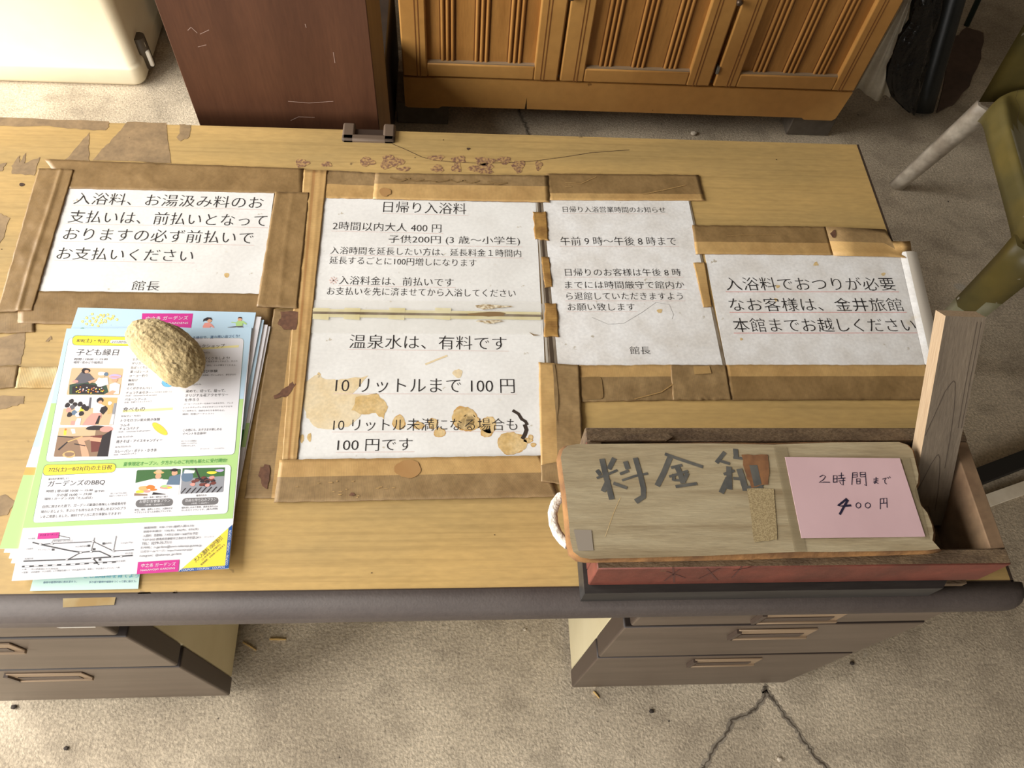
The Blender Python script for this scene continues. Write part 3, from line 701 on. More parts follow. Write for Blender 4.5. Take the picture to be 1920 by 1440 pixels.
for a in [
 ('8/8(土)・9(土)', 205, 350, 490, 354, 40), ('2日間限定', 522, 352, 700, 356, 24), ('子ども縁日', 200, 462, 580, 464, 58), ('時間 / 10:00 ー 15:00', 185, 507, 485, 506, 22), ('場所 / 花みどり館周辺', 178, 536, 442, 537, 22),
 ('生き物すくい', 710, 509, 860, 509, 21), ('ザリガニ釣り', 703, 547, 868, 546, 23), ('缶ぽっくりレース', 695, 584, 900, 582, 23), ('葉っぱレース', 688, 621, 852, 619, 23), ('ヨーヨー釣り', 680, 658, 845, 656, 23), ('輪投げ', 672, 698, 758, 697, 23), ('射的', 667, 735, 722, 734, 22),
 ('らくがきせんべい', 660, 771, 880, 767, 23), ('チョコ千本引き', 650, 812, 850, 808, 24), ('バルーンアート', 640, 871, 835, 867, 23), ('食べもの', 622, 970, 820, 963, 40),
 ('トウモロコシ炭火焼き体験', 605, 1063, 957, 1050, 26), ('ラムネ', 598, 1103, 685, 1098, 22), ('チョコバナナ', 590, 1135, 768, 1128, 24), ('焼きそば・アイスキャンディー', 563, 1253, 977, 1237, 28), ('カレーパン・ポテト・かき氷', 548, 1342, 928, 1327, 28),
 ('ワークショップ', 1250, 397, 1540, 391, 32), ('昆虫づくりをしよう!', 1290, 505, 1586, 498, 26), ('遊び体験', 1330, 620, 1476, 616, 26), ('染めて、切って、貼って、', 1190, 798, 1547, 792, 27), ('オリジナル花アクセサリー', 1184, 838, 1570, 830, 28), ('を作ろう', 1180, 877, 1306, 874, 27),
 ('この他にも、お子さまが楽しめる', 1165, 1147, 1512, 1137, 23), ('イベントを企画中!', 1160, 1180, 1372, 1173, 23)]: L4(*a)
for a in [('(チョコが当たる紐くじ)', 858, 804, 1065, 796, 14), ('出店：nakanojo kraft project', 648, 834, 930, 826, 14), ('企画：吾妻ライオンズクラブ', 637, 893, 885, 883, 14), ('8/8(土)・9(日)', 608, 1019, 783, 1015, 18), ('出店：nakanojo kraft project', 582, 1160, 872, 1146, 15), ('8/8(土)のみ', 572, 1207, 715, 1201, 17), ('8/9(日)のみ', 555, 1298, 698, 1291, 17), ('出店：TANGUキッチン', 542, 1364, 745, 1353, 15),
 ('(土)・9(日)', 1285, 450, 1406, 446, 17), ('を使って昆虫を作ってみよう。木工の', 1310, 527, 1656, 520, 15), ('先生「虎丸」さんが教えてくれるよ。', 1320, 562, 1646, 556, 15), ('水鉄砲・竹とんぼなど、昔ながらの', 1340, 650, 1642, 642, 15), ('8/9(日)のみ', 1195, 737, 1330, 733, 17),
 ('コーヒーフィルターを染めてお花を作り、ブレス', 1174, 908, 1616, 897, 15), ('レットやネックレスなどのオリジナルアクセサ', 1168, 940, 1610, 929, 15), ('リーを作ろう。自由なかたちを作れるよ。', 1163, 970, 1541, 963, 15), ('講師：佐藤(アーティスト)', 1160, 1001, 1441, 994, 16), ('各イベントの詳細は', 1150, 1241, 1285, 1238, 13), ('公式HP・インスタグラム', 1148, 1262, 1290, 1258, 13), ('でお知らせします。', 1146, 1283, 1280, 1280, 13), ('ホームページ', 1322, 1309, 1402, 1306, 10), ('インスタグラム', 1448, 1305, 1537, 1302, 10)]: L4(*a, IGR)
L4('しめる縁日で、夏の思い出づくり!', 1190, 321, 1672, 300, 27, NAV)
for q in [[(625, 955), (1075, 932), (1073, 954), (622, 977)], [(1285, 396), (1670, 370), (1667, 390), (1283, 412)]]: b.flat([Z4(*p) for p in q], z2, PAL)
b.flat(blob(*Z4(1030, 706), 11.5, 9.2, 22, .04), z2, NAV); b.flat(blob(*Z4(1030, 706), 11, 8.8, 22, .04), z2+.00005, SKY)
b.flat(blob(*Z4(1005, 690), 1.2, 1, 8, .1), z3, NAV); b.flat(blob(*Z4(1020, 715), .8, .7, 8, .1), z3, NAV)
b.flat(blob(*Z4(958, 1124), 17.5, 7, 24, .03, .66), z2, OCH); b.flat(blob(*Z4(958, 1124), 16.8, 6.4, 24, .03, .66), z2+.00005, YEL)
for k in (-3, 0, 3): b.stroke([Z4(915+k*4, 1092-k*5), Z4(958+k*4, 1130-k*5), Z4(1000+k*3, 1160-k*4)], .5, z3, OCH)
# flyer pictures, as plain printed colour shapes
def pic(q, fn, items, base):
    b.flat(rrect([fn(*p) for p in q], 3, 4), z2, base)
    f = lambda u, v: tuple((q[0][i]*(1-u)+q[1][i]*u)*(1-v)+(q[3][i]*(1-u)+q[2][i]*u)*v for i in (0, 1))
    for k, it in enumerate(items):
        zz_ = z2+.00002+.000004*k
        if it[0] == 'e': b.flat([fn(*f(u, v)) for u, v in blob(it[1], it[2], it[3], it[4], 14, .1)], zz_, it[5])
        else: b.flat([fn(*f(u, v)) for u, v in it[1]], zz_, it[2])
pic([(165, 575), (632, 580), (597, 820), (118, 818)], Z4, [('p', [(.02, .62), (.3, .5), (.72, .62), (.8, .98), (.05, .98)], POOL), ('p', [(.08, .7), (.3, .58), (.66, .68), (.7, .95), (.1, .95)], DARK)] +
    [('e', random.uniform(.12, .68), random.uniform(.7, .93), .014, .02, random.choice([YEL, CARROT, WC, CORAL])) for _ in range(36)] +
    [('p', [(.1, .45), (.2, .15), (.36, .2), (.5, .45), (.32, .55), (.15, .6)], GREY), ('e', .28, .1, .08, .1, DARK), ('e', .3, .13, .04, .06, SKIN), ('p', [(.5, .55), (.55, .35), (.72, .35), (.76, .6), (.6, .7)], WC), ('e', .6, .26, .07, .12, SAND), ('e', .6, .2, .08, .07, WC), ('e', .68, .22, .04, .07, DENIM),
     ('p', [(.8, .95), (.78, .6), (.88, .52), (.98, .6), (.98, .96)], WC), ('e', .86, .42, .06, .1, SKIN), ('e', .86, .3, .12, .09, LIL), ('e', .86, .32, .1, .025, CORAL), ('p', [(.36, .5), (.5, .4), (.52, .45), (.4, .58)], SKIN), ('e', .6, .65, .06, .04, WC), ('p', [(.7, .98), (.85, .82), (.92, .86), (.86, .98)], SKIN), ('e', .12, .5, .06, .05, CORAL)], SAND)
pic([(115, 840), (578, 842), (535, 1092), (58, 1090)], Z4, [('p', [(0, 0), (1, 0), (1, .36), (0, .4)], WC), ('p', [(.68, 0), (1, 0), (1, .4), (.7, .38)], OCH), ('p', [(.46, 0), (.5, 0), (.52, .4), (.47, .4)], GREY)] +
    [('e', x, y, .05, .09, m) for x, y, m in [(.12, .14, DARK), (.06, .28, DARK), (.2, .26, DARK), (.16, .36, GREY), (.3, .24, DARK), (.35, .42, YEL), (.27, .42, WC), (.1, .45, CORAL), (.38, .34, DARK), (.22, .55, DENIM), (.14, .62, DARK), (.3, .62, WC), (.36, .58, DARK), (.44, .4, DARK)]] +
    [('p', [(.56, .3), (.66, .2), (.78, .3), (.74, .55), (.58, .56)], WC), ('e', .67, .1, .07, .1, DARK), ('e', .68, .17, .04, .06, SKIN), ('p', [(.56, .58), (.74, .55), (.76, .7), (.66, 1), (.42, 1), (.48, .76)], CORAL), ('p', [(.72, .35), (.8, .3), (.86, .4), (.78, .62), (.7, .5)], DARK), ('p', [(.84, .3), (.92, .28), (.95, .55), (.86, .6)], OCH), ('e', .87, .2, .04, .07, WC), ('p', [(.95, .2), (1, .2), (1, .62), (.95, .6)], STEEL), ('p', [(.3, .75), (.38, .75), (.38, 1), (.26, 1)], WC), ('p', [(.2, .85), (.28, .85), (.28, 1), (.2, 1)], CORAL), ('p', [(.7, .65), (.74, .65), (.72, .95), (.66, .95)], DARK), ('p', [(.95, .6), (1, .6), (1, .98), (.93, .98)], WC)], SAND)
pic([(52, 1112), (530, 1105), (490, 1372), (2, 1375)], Z4, [('p', [(0, .0), (.7, 0), (.7, .3), (0, .3)], SAND), ('p', [(.62, .3), (1, .25), (1, .8), (.68, .85)], MEAT), ('p', [(0, .28), (.3, .33), (.3, .36), (0, .31)], DARK), ('e', .7, .03, .2, .08, DARK), ('e', .9, .08, .13, .1, CORAL), ('p', [(.1, .08), (.15, .08), (.16, .26), (.11, .26)], YEL), ('e', .13, .07, .02, .04, CARROT), ('p', [(.22, .05), (.3, .05), (.33, .2), (.27, .22)], WC),
     ('p', [(.05, .75), (.2, .48), (.22, .5), (.08, .78)], DARK), ('p', [(.2, .48), (.46, .3), (.48, .33), (.22, .51)], OCH), ('p', [(.36, .42), (.44, .34), (.66, .33), (.66, .4), (.5, .48)], SKIN), ('p', [(.38, .42), (.5, .42), (.62, .8), (.66, 1), (.52, 1), (.46, .66)], SKIN), ('p', [(.6, .33), (.95, .4), (.95, .55), (.62, .46)], SKIN), ('e', .28, .92, .12, .12, OCH), ('e', .28, .92, .09, .08, BRD), ('p', [(.84, .3), (1, .1), (1, 1), (.8, 1)], DARK), ('p', [(.34, .55), (.56, .62), (.55, .65), (.34, .58)], DARK)], BRD)
pic([(985, 198), (1303, 188), (1287, 375), (965, 382)], Z5, [('p', [(0, .5), (.4, .35), (1, .45), (1, 1), (0, 1)], WC), ('p', [(.28, .55), (.36, .36), (.6, .36), (.66, .58)], WC), ('e', .5, .25, .07, .12, SKIN), ('e', .5, .12, .12, .06, OCH), ('e', .5, .08, .07, .07, SAND), ('p', [(.7, .6), (.76, .28), (1, .2), (1, .62)], DENIM), ('e', .86, .14, .07, .12, SKIN), ('e', .85, .04, .09, .06, DARK), ('e', .2, .72, .12, .1, OCH), ('e', .35, .68, .1, .08, CARROT), ('e', .42, .78, .08, .05, CARROT), ('e', .12, .85, .1, .06, YEL), ('e', .28, .84, .08, .05, CORAL), ('e', .7, .7, .14, .07, CORAL), ('e', .66, .66, .08, .05, GRN), ('e', .78, .72, .06, .03, YEL), ('p', [(.42, .88), (.7, .96), (.7, .98), (.4, .98)], DARK), ('p', [(0, .9), (.3, .95), (.3, 1), (0, 1)], BRD)], LEAF)
pic([(1315, 185), (1620, 178), (1608, 355), (1298, 368)], Z5, [('p', [(0, 0), (1, 0), (1, .35), (0, .4)], LEAF), ('e', .12, .3, .14, .25, DENIM), ('p', [(.05, .05), (.3, .1), (.28, .2), (.04, .2)], WC), ('e', .7, .2, .12, .06, YEL), ('e', .88, .12, .1, .06, LIL), ('p', [(.28, 0), (.32, 0), (.44, .4), (.4, .42)], DARK)] + [('e', random.uniform(.25, .8), random.uniform(.38, .72), .06, .06, random.choice([MEAT, MEAT, DARK, CORAL])) for _ in range(24)] + [('p', [(.1+.12*k, .78), (.13+.12*k, .78), (.02+.12*k, 1), (-.01+.12*k if k else 0, 1)], DARK) for k in range(8)], STEEL)
L5('夏季限定オープン。夕方からのご利用も新たに受付開始!', 885, 170, 1632, 140, 29, DGR)
for a in [('7/25(土)ー8/23(日)の土日祝', 345, 217, 800, 197, 38), ('素材が美味しい', 345, 271, 491, 263, 15), ('ガーデンズのBBQ', 340, 320, 750, 305, 44), ('時間 | 昼の部 10:00 ～ 15:00', 330, 362, 664, 353, 21), ('夕の部 16:00 ～ 19:00', 404, 389, 657, 379, 21), ('要予約', 678, 358, 748, 354, 14), ('場所 | ガーデンズ内「たんぽぽ」', 315, 417, 663, 407, 21),
 ('自然に囲まれた庭で、ガーデンズ厳選の美味しい地域食材を', 302, 472, 906, 447, 21), ('味わいましょう。手ぶらでも持ち込みでも楽しめる2つのプラ', 293, 508, 902, 482, 21), ('ンをご用意しました。無料でザリガニ釣り体験もできます!', 285, 545, 866, 519, 21),
 ('食材・道具・場所全て揃う', 1030, 402, 1206, 394, 13), ('場所代のみ', 1410, 388, 1486, 384, 13), ('食材、場所、道具レンタル、入園料がす', 967, 491, 1241, 479, 14), ('べてセットになったお得なプランです。', 965, 510, 1233, 498, 14), ('場所貸しのみで食材、道具を持ち込ん', 1305, 476, 1568, 464, 14), ('でいただくプランです。(最大6時間)', 1303, 496, 1566, 483, 14), ('詳しくは「たんぽぽ」', 795, 372, 912, 366, 10), ('特設ページをチェック!', 785, 390, 915, 383, 10),
 ('開園時間：9:00-17:00 (最終入園16:30)', 1035, 624, 1392, 607, 18), ('期間中休園日：7/30(木)、8/6(木)、8/20(木)', 1030, 652, 1426, 632, 18), ('入園料：変動制、7-9月は1000～1600円を予定', 1027, 680, 1421, 662, 18), ('〒377-0433 群馬県吾妻郡中之条町大字折田 2411', 1023, 709, 1442, 690, 18), ('TEL：0279-75-7111', 1018, 737, 1229, 727, 18), ('E-MAIL：n-gardens@town.nakanojo.gunma.jp', 1013, 768, 1448, 750, 20), ('公式ホームページ：https://nakanojo-g.jp/', 1008, 796, 1383, 778, 19), ('Instagram：@nakanojo_gardens', 1003, 827, 1303, 810, 19),
 ('＊車 ｜ 渋川伊香保ICから約40分', 155, 920, 416, 914, 14), ('＊電車 ｜ JR吾妻線「中之条駅」より関越交通バス「四万温泉方面」乗車→「中之条ガーデンズ」下車', 152, 944, 858, 907, 15),
 ('東吾妻方面', 175, 843, 236, 839, 12), ('渋川方面', 898, 804, 953, 801, 12), ('中之条町役場', 540, 756, 628, 750, 12), ('セブンイレブン', 270, 778, 362, 773, 12), ('中之条ガーデンズ入口', 385, 718, 520, 712, 12), ('郵便局', 755, 732, 800, 728, 12), ('四万温泉', 203, 697, 250, 694, 11), ('沢渡温泉', 187, 772, 236, 768, 11), ('中之条駅', 833, 861, 900, 857, 12)]: L5(*a)
L5('Google Map', 868, 731, 953, 724, 13, IGR); L5('ホームページ', 1470, 684, 1540, 680, 9, IGR)
for q in [[(978, 412), (1247, 400), (1244, 456), (975, 467)], [(1312, 400), (1574, 391), (1571, 445), (1309, 455)]]: pill([Z5(*p) for p in q], IGR, z2, False)
L5('お得な!お食事プラン', 1003, 436, 1223, 427, 22, WHT); L5('1名様／3,800円～', 1043, 455, 1182, 449, 13, WHT)
L5('自由な持ち込みプラン', 1335, 427, 1556, 418, 22, WHT); L5('1時間／1,000円～', 1378, 445, 1505, 440, 13, WHT)
rd = lambda pts, wpx: b.stroke([Z5(*p) for p in pts], wpx, z2, INK)
rd([(235, 718), (300, 735), (490, 775), (580, 790)], 2.0); rd([(580, 790), (655, 783), (715, 782), (805, 822)], 1.6); rd([(300, 732), (370, 727), (670, 712), (815, 780), (960, 771)], 1.2)
rd([(170, 853), (480, 842), (665, 832), (808, 822), (952, 812)], 2.0); rd([(490, 840), (580, 790)], 1.4); rd([(655, 785), (680, 685)], .9); rd([(815, 785), (837, 672)], .9); rd([(668, 832), (710, 878)], 1.6); rd([(370, 727), (380, 702), (503, 698), (500, 685), (420, 668)], .9)
b.stroke([Z5(160, 892), Z5(480, 878), Z5(830, 858)], 2.6, z2, INK)
for k in range(10):
    x = 180+k*66; y = 891.2-k*3; b.stroke([Z5(x, y), Z5(x+30, y-1.4)], 1.9, z2+.00006, WHT)
for (x, y) in [(290, 731), (372, 728), (668, 712), (580, 790), (655, 784), (815, 780), (808, 822), (480, 843), (665, 832), (872, 817)]: b.flat(blob(*Z5(x, y), 3, 1.8, 10, .05), z2+.00008, INK); b.flat(blob(*Z5(x, y), 2.5, 1.3, 10, .05), z2+.0001, WHT)
for (x, y) in [(638, 742), (745, 726), (380, 770), (675, 767), (717, 842)]: b.flat([Z5(x-8, y-7), Z5(x+8, y-8), Z5(x+8, y+7), Z5(x-8, y+8)], z2+.0001, INK)
b.flat([Z5(275, 652), Z5(426, 645), Z5(420, 688), Z5(268, 694)], z2+.0001, PNK); L5('中之条 ガーデンズ', 287, 674, 413, 668, 14, WHT)
b.flat([Z5(993, 860), Z5(1291, 842), Z5(1284, 928), Z5(984, 947)], z2, PNK); L5('中之条 ガーデンズ', 1015, 899, 1263, 886, 27, WHT); L5('NAKANOJO GARDENS', 1010, 930, 1259, 913, 17, WHT)
b.flat([Z5(1673, 590), Z5(1645, 905), Z5(1283, 930)], z2, YEL)
b.flat([Z5(1673, 590), Z5(1645, 905), Z5(1618, 907), Z5(1645, 615)], z2+.00005, CBL); b.flat([Z5(1645, 905), Z5(1283, 930), Z5(1312, 906), Z5(1640, 884)], z2+.00007, CBL)
L5('COUPON・COUPON・COUPON', 1305, 925, 1616, 903, 15, WHT)
b.text('COUPON・COUPON・COUPON', Z5(1638, 882), Z5(1666, 630), 4.2, z3, WHT, None)
b.text('大人入園料 100円割引', Z5(1410, 864), Z5(1606, 694), 8.5, z3, INK, None); b.text('(小中学生 50円割引)', Z5(1458, 852), Z5(1590, 738), 4.2, z3, INK, None); b.text('使用期限：令和8年11月30日まで', Z5(1450, 886), Z5(1622, 738), 3.6, z3, INK, None)
fin(b, 'top flyer of the stack, blue and green with yellow pills, held by the stone')

# the stone
rockm = mat('porous sandy stone', srgb(198, 178, 134), srgb(166, 144, 102), scale=26, rough=.95, fine=(210, .42), bump=(220, .7, .003), spots=(110, .68, srgb(104, 88, 62)))
b = MB()
g_ = bmesh.ops.create_icosphere(b.bm, subdivisions=6, radius=1)
ax = (at((356, 700), .73)-at((258, 622), .73)); ang = math.atan2(ax.y, ax.x); cen = at((309, 661), .731); cen.z = .7315
for v in b.bm.verts:
    p = v.co.copy(); sg = lambda c, e: math.copysign(abs(c)**e, c)
    q = Vector((sg(p.x, .74)*.0535, sg(p.y, .80)*(.0262+.003*math.sin(p.x*2+.6)), sg(p.z, .82)*.0205))
    q.y += .004*math.cos(p.x*2.2); q.z *= 1-.14*p.x
    n = noise.fractal(p*2.2, 1, 2, 4)*.0018+noise.fractal(p*11, 1, 2, 4)*.0004+noise.noise(p*32)*.0003
    pit = max(0, noise.noise(p*17+Vector((3, 1, 9)))-.38)*.004 if p.y > -.2 else 0
    q += p.normalized()*(n-pit)
    v.co = Vector((q.x*math.cos(ang)-q.y*math.sin(ang), q.x*math.sin(ang)+q.y*math.cos(ang), q.z))+cen
    v.co.z = max(v.co.z, .7100)
tag(b.build('stone', rockm, smooth=True), 'rough sandy oblong stone used as paperweight on the flyer stack', 'stone')

# ------------------------------------------------------------------ money box
woodgrey = mat('grey weathered board', srgb(174, 160, 130), srgb(154, 138, 108), scale=9, stretch=(1, 9, 1), rough=.75, fine=(70, .16), bump=(60, .25, .002), grain=((2.5, 85, 1), .55, srgb(118, 98, 68), .53), spots=(30, .75, srgb(110, 96, 70)))
woodedge = mat('orange brown wood edge', srgb(150, 108, 62), srgb(112, 78, 46), scale=40, rough=.8, bump=(80, .5))
wooddark = mat('dark old box wood', srgb(112, 92, 68), srgb(84, 66, 48), scale=14, stretch=(2, 6, 6), rough=.8, fine=(60, .25), bump=(90, .4))
woodin = mat('rough inner wood', srgb(138, 112, 84), srgb(104, 80, 58), scale=18, stretch=(1, 1, 1), rough=.85, fine=(70, .3))
redpaint = mat('worn red paint', srgb(116, 58, 45), srgb(92, 48, 37), scale=16, rough=.6, fine=(60, .22), spots=(30, .68, srgb(100, 62, 46)), bump=(70, .2))
blackwood = mat('black stained wood', srgb(52, 50, 48), srgb(40, 38, 37), scale=10, stretch=(1, 8, 8), rough=.5, fine=(60, .2))
BX0, BX1, BY0, BY1, BZ = .134, .545, .203, .352, .790
box = thing('money_box', 'long wooden money box painted red, dark base, standing at the right end of the desk', 'box', (.34, .277, .7012))
def jagbox(b, lo, hi, mi): b.box(lo, hi, mi, .0015, 1)
t = .016
b = MB(); b.box((BX0, BY0, .733), (BX1, BY0+t, BZ), 0, .0012, 1)
for f in b.bm.faces:
    f.normal_update()
    if f.normal.y < -.6 or f.normal.x < -.6: f.material_index = 1
zf = BY0-.0003
for pts in [[(1245, 1090), (1275, 1068)], [(1250, 1072), (1285, 1084)], [(1262, 1064), (1264, 1092)], [(1310, 1086), (1350, 1066)], [(1325, 1066), (1345, 1088)], [(1375, 1070), (1420, 1062)], [(1392, 1062), (1372, 1084)]]:
    P = [aty(p, zf) for p in pts]; d = (P[1]-P[0]).normalized(); n = Vector((-d.z, 0, d.x))*.0009
    f = b.poly([P[0]+n, P[1]+n, P[1]-n, P[0]-n], 2, False); f.normal_update()
b.build('front_wall', [wooddark, redpaint, mat('faded brush marks', srgb(84, 48, 40), rough=.8)], box)
b = MB(); b.box((BX0, BY1-t, .715), (BX1, BY1, BZ), 0, .0012, 1); b.build('rear_wall', wooddark, box)
b = MB(); b.box((BX0, BY0+t, .715), (BX0+t, BY1-t, BZ), 0, .001, 1)
for f in b.bm.faces:
    f.normal_update()
    if f.normal.x < -.6: f.material_index = 1
b.build('end_wall', [wooddark, redpaint], box)
b = MB(); b.box((BX1-t, BY0+t, .715), (BX1, BY1-t, BZ-.001), 0, .001, 1); b.build('end_wall', woodin, box)
b = MB(); b.box((BX0+.001, BY0+.001, .706), (BX1-.001, BY1-.001, .716), 0); b.build('bottom_board', wooddark, box)
b = MB()                                              # black base board, its right end cut at a slant
for (y0, y1) in [(BY0-.008, BY0+.012)]:
    b.prism([(BX0-.004, y0, .7325), (.505, y0, .7325), (.522, y1, .7325), (BX0-.004, y1, .7325)], .0312, 0)
b.prism([(BX0-.004, BY0+.012, .7325), (BX0+.004, BY0+.012, .7325), (BX0+.004, BY1-.01, .7325), (BX0-.004, BY1-.01, .7325)], .0312, 0)
b.prism([(BX0+.004, BY1-.03, .706), (.52, BY1-.03, .706), (.52, BY1-.012, .706), (BX0+.004, BY1-.012, .706)], .0055, 0)
b.build('base_board', blackwood, box)
b = MB(); b.prism([at(p, BZ+.004) for p in [(1107, 826), (1112, 819), (1140, 816), (1250, 812.5), (1262, 819), (1250, 826)]], .004, 0); b.build('split_lip', wooddark, box)

LZ = .7995
lid = thing('box_lid', 'weathered grey board lettered in brush strokes, lying as lid on the money box', 'lid', (.29, .28, .7905))
b = MB()
left = rrect([(1045, 833), (1075, 830), (1075, 1048), (1062, 1048)], 1)
outl = [(1075, 831), (1180, 829.5), (1330, 827), (1450, 828), (1560, 826), (1640, 826.5), (1690, 826.5), (1706, 832), (1716, 842), (1721, 860), (1728, 888), (1727, 905), (1721, 918), (1724, 932), (1735, 950), (1745, 962), (1754, 985), (1757, 1000), (1755, 1015), (1769, 1031), (1745, 1034), (1650, 1037), (1560, 1040), (1500, 1041), (1420, 1044), (1330, 1046), (1220, 1048), (1100, 1050), (1082, 1047), (1068, 1036), (1063, 1015), (1060, 980), (1055, 930), (1048, 880), (1045, 856), (1049, 842), (1058, 834)]
P = [at(p, LZ) for p in outl]; c = sum(P, Vector())/len(P)
inner = [p+(c-p).normalized()*.0035 for p in P]
rings = [[Vector((p.x, p.y, .7903)) for p in P], [Vector((p.x, p.y, LZ-.003)) for p in P], [Vector((p.x, p.y, LZ)) for p in inner]]
R = b.loft(rings, 1, cap=False, smooth=True)
f = b.bm.faces.new(R[-1]); f.material_index = 0; f.normal_update()
if f.normal.z < 0: f.normal_flip()
f = b.bm.faces.new(R[0]); f.material_index = 1
zl = LZ+.0003
Z6 = lambda x, y: (1000+x/4.5, 800+y/4.5)
for pts, wd in [([(540, 372), (562, 402)], 34), ([(680, 272), (640, 352)], 40), ([(580, 280), (615, 430), (660, 605)], 46), ([(538, 432), (620, 405), (705, 368)], 20), ([(632, 450), (590, 540)], 40), ([(680, 478), (740, 500), (785, 516)], 28), ([(778, 300), (795, 350)], 42), ([(735, 398), (800, 372)], 24),
                ([(752, 452), (860, 415), (962, 395)], 20), ([(862, 270), (905, 420), (928, 520), (928, 590), (870, 628)], 44),
                ([(1150, 268), (1100, 390), (1048, 492)], 46), ([(1115, 232), (1250, 280), (1425, 338)], 28), ([(1165, 345), (1250, 325)], 24), ([(1210, 335), (1240, 400), (1262, 470)], 46), ([(1150, 420), (1300, 375)], 22), ([(1185, 405), (1182, 450)], 28), ([(1298, 395), (1275, 448)], 34), ([(1185, 450), (1275, 455)], 20), ([(1205, 505), (1375, 480)], 26),
                ([(1612, 220), (1548, 300)], 34), ([(1565, 285), (1652, 312)], 26), ([(1705, 195), (1712, 262)], 42), ([(1690, 262), (1770, 268)], 22), ([(1610, 400), (1692, 372)], 24), ([(1650, 345), (1655, 520)], 46), ([(1640, 440), (1588, 552)], 44), ([(1690, 436), (1745, 440)], 26), ([(1740, 365), (1765, 440), (1790, 530)], 52), ([(1810, 330), (1850, 330)], 30), ([(1880, 330), (1905, 420), (1915, 490)], 52), ([(1790, 515), (1930, 510)], 34), ([(1820, 400), (1880, 395)], 18)]:
    b.stroke([Z6(*p) for p in pts], wd/4.5, zl+random.random()*.0002, 2)
b.stroke([Z6(605, 930), Z6(680, 720), Z6(735, 595)], .7, zl, 3)
b.build('lid_board', [woodgrey, woodedge, mat('faded black ink', srgb(74, 74, 72), srgb(96, 94, 88), scale=60, rough=.7), stain], lid)
b = MB(); b.flat([Z6(340, 868), Z6(490, 872), Z6(508, 1045), Z6(380, 1048)], zl+.0002, 0); b.build('tape_patch', mat('grey tape patch', srgb(150, 140, 128), rough=.35), lid)
b = MB(); b.flat(jag([(1390, 852), (1438, 853), (1442, 866), (1441, 908), (1410, 914), (1398, 890)], 1.3, 4), zl+.0003, 0); b.flat([(1405, 872), (1420, 872), (1428, 908), (1414, 912)], zl+.0004, 1)
b.build('tape_remnant', [mat('rust brown tape remnant', srgb(140, 98, 62), srgb(112, 76, 50), scale=90, rough=.8), mat('faded black ink', srgb(74, 74, 72))], lid)
b = MB(); b.flat(jag([(1401, 916), (1450, 916), (1458, 1012), (1414, 1016)], 1, 5), zl+.0003, 0); b.build('burlap_strip', mat('coarse beige weave', srgb(168, 150, 112), srgb(140, 122, 88), scale=800, lo=.4, hi=.6, rough=.9, detail=1), lid)
dct = mat('dull clear tape', srgb(150, 136, 108), rough=.2, alpha=.55)
b = MB(); b.flat([(1450, 838), (1475, 838), (1512, 1034), (1490, 1035)], zl+.0005, 0); b.build('clear_tape', dct, lid)
b = MB(); b.flat([(1690, 858), (1705, 858), (1742, 1010), (1732, 1010)], zl+.0005, 0); b.build('clear_tape', dct, lid)
b = MB()
rp = [at(p, z_) for p, z_ in [((1062, 928), .786), ((1050, 932), .786), ((1041, 944), .785), ((1036, 962), .783), ((1038, 982), .782), ((1045, 1000), .783), ((1056, 1014), .786), ((1066, 1022), .788)]]
PP = []
for i in range(len(rp)-1):
    for k in range(6): PP.append(rp[i].lerp(rp[i+1], k/6))
PP.append(rp[-1]); b.tube(PP, .0048, 12)
b.build('rope_handle', mat('white cotton rope', srgb(232, 224, 214), srgb(190, 178, 165), scale=200, rough=.95, bump=(260, .8, .003)), lid)

pinkm = mat('pink paper', srgb(206, 174, 178), srgb(198, 166, 170), scale=9, rough=.7, bump=(12, .12, .004))
penink = mat('blue black pen ink', srgb(30, 26, 52), rough=.6)
b = MB(); zn = LZ+.0014
nq = [at(p, zn) for p in [(1472, 857), (1687, 859), (1735, 1006), (1503, 1009)]]
b.prism(nq, .0004, 0)
Z7 = lambda x, y: (1400+x/3.692, 800+y/3.692)
for pts in [[(505, 348), (528, 335), (546, 345), (532, 366), (500, 388), (538, 384), (575, 385)], [(600, 340), (600, 385)], [(600, 340), (625, 338), (625, 385)], [(600, 362), (625, 360)], [(600, 385), (625, 383)], [(635, 340), (672, 336)], [(655, 318), (655, 358)], [(632, 360), (682, 355)], [(635, 376), (680, 371)], [(668, 358), (668, 405), (655, 400)], [(645, 384), (651, 394)],
            [(733, 320), (728, 402)], [(733, 320), (765, 318), (765, 348), (733, 350)], [(733, 335), (765, 333)], [(785, 318), (820, 315), (828, 410), (815, 402)], [(785, 318), (787, 348), (822, 346)], [(786, 333), (820, 331)], [(760, 362), (785, 360), (785, 395), (762, 397), (760, 362)], [(760, 378), (785, 378)],
            [(878, 364), (910, 361)], [(878, 377), (910, 374)], [(895, 350), (895, 388), (884, 394), (879, 387), (890, 383), (910, 393)], [(940, 363), (968, 355), (955, 372), (957, 390), (968, 396)], [(976, 350), (981, 358)], [(988, 346), (994, 354)], [(925, 500), (925, 570)], [(925, 500), (970, 495), (972, 560)], [(927, 532), (970, 528)], [(948, 500), (948, 528)],
            [(773+17*math.cos(a), 545+18*math.sin(a)) for a in [i*.52 for i in range(13)]], [(838+18*math.cos(a), 545+18*math.sin(a)) for a in [i*.52 for i in range(13)]]]:
    b.stroke([Z7(*p) for p in pts], 1.6, zn+.0002, 1)
for pts in [[(692, 500), (632, 548), (680, 548), (720, 545)], [(700, 508), (670, 560), (645, 606)]]: b.stroke([Z7(*p) for p in pts], 4.0, zn+.00025, 1)
tag(b.build('price_note', [pinkm, penink]), 'pink handwritten price note stuck on the right part of the money box lid', 'note')

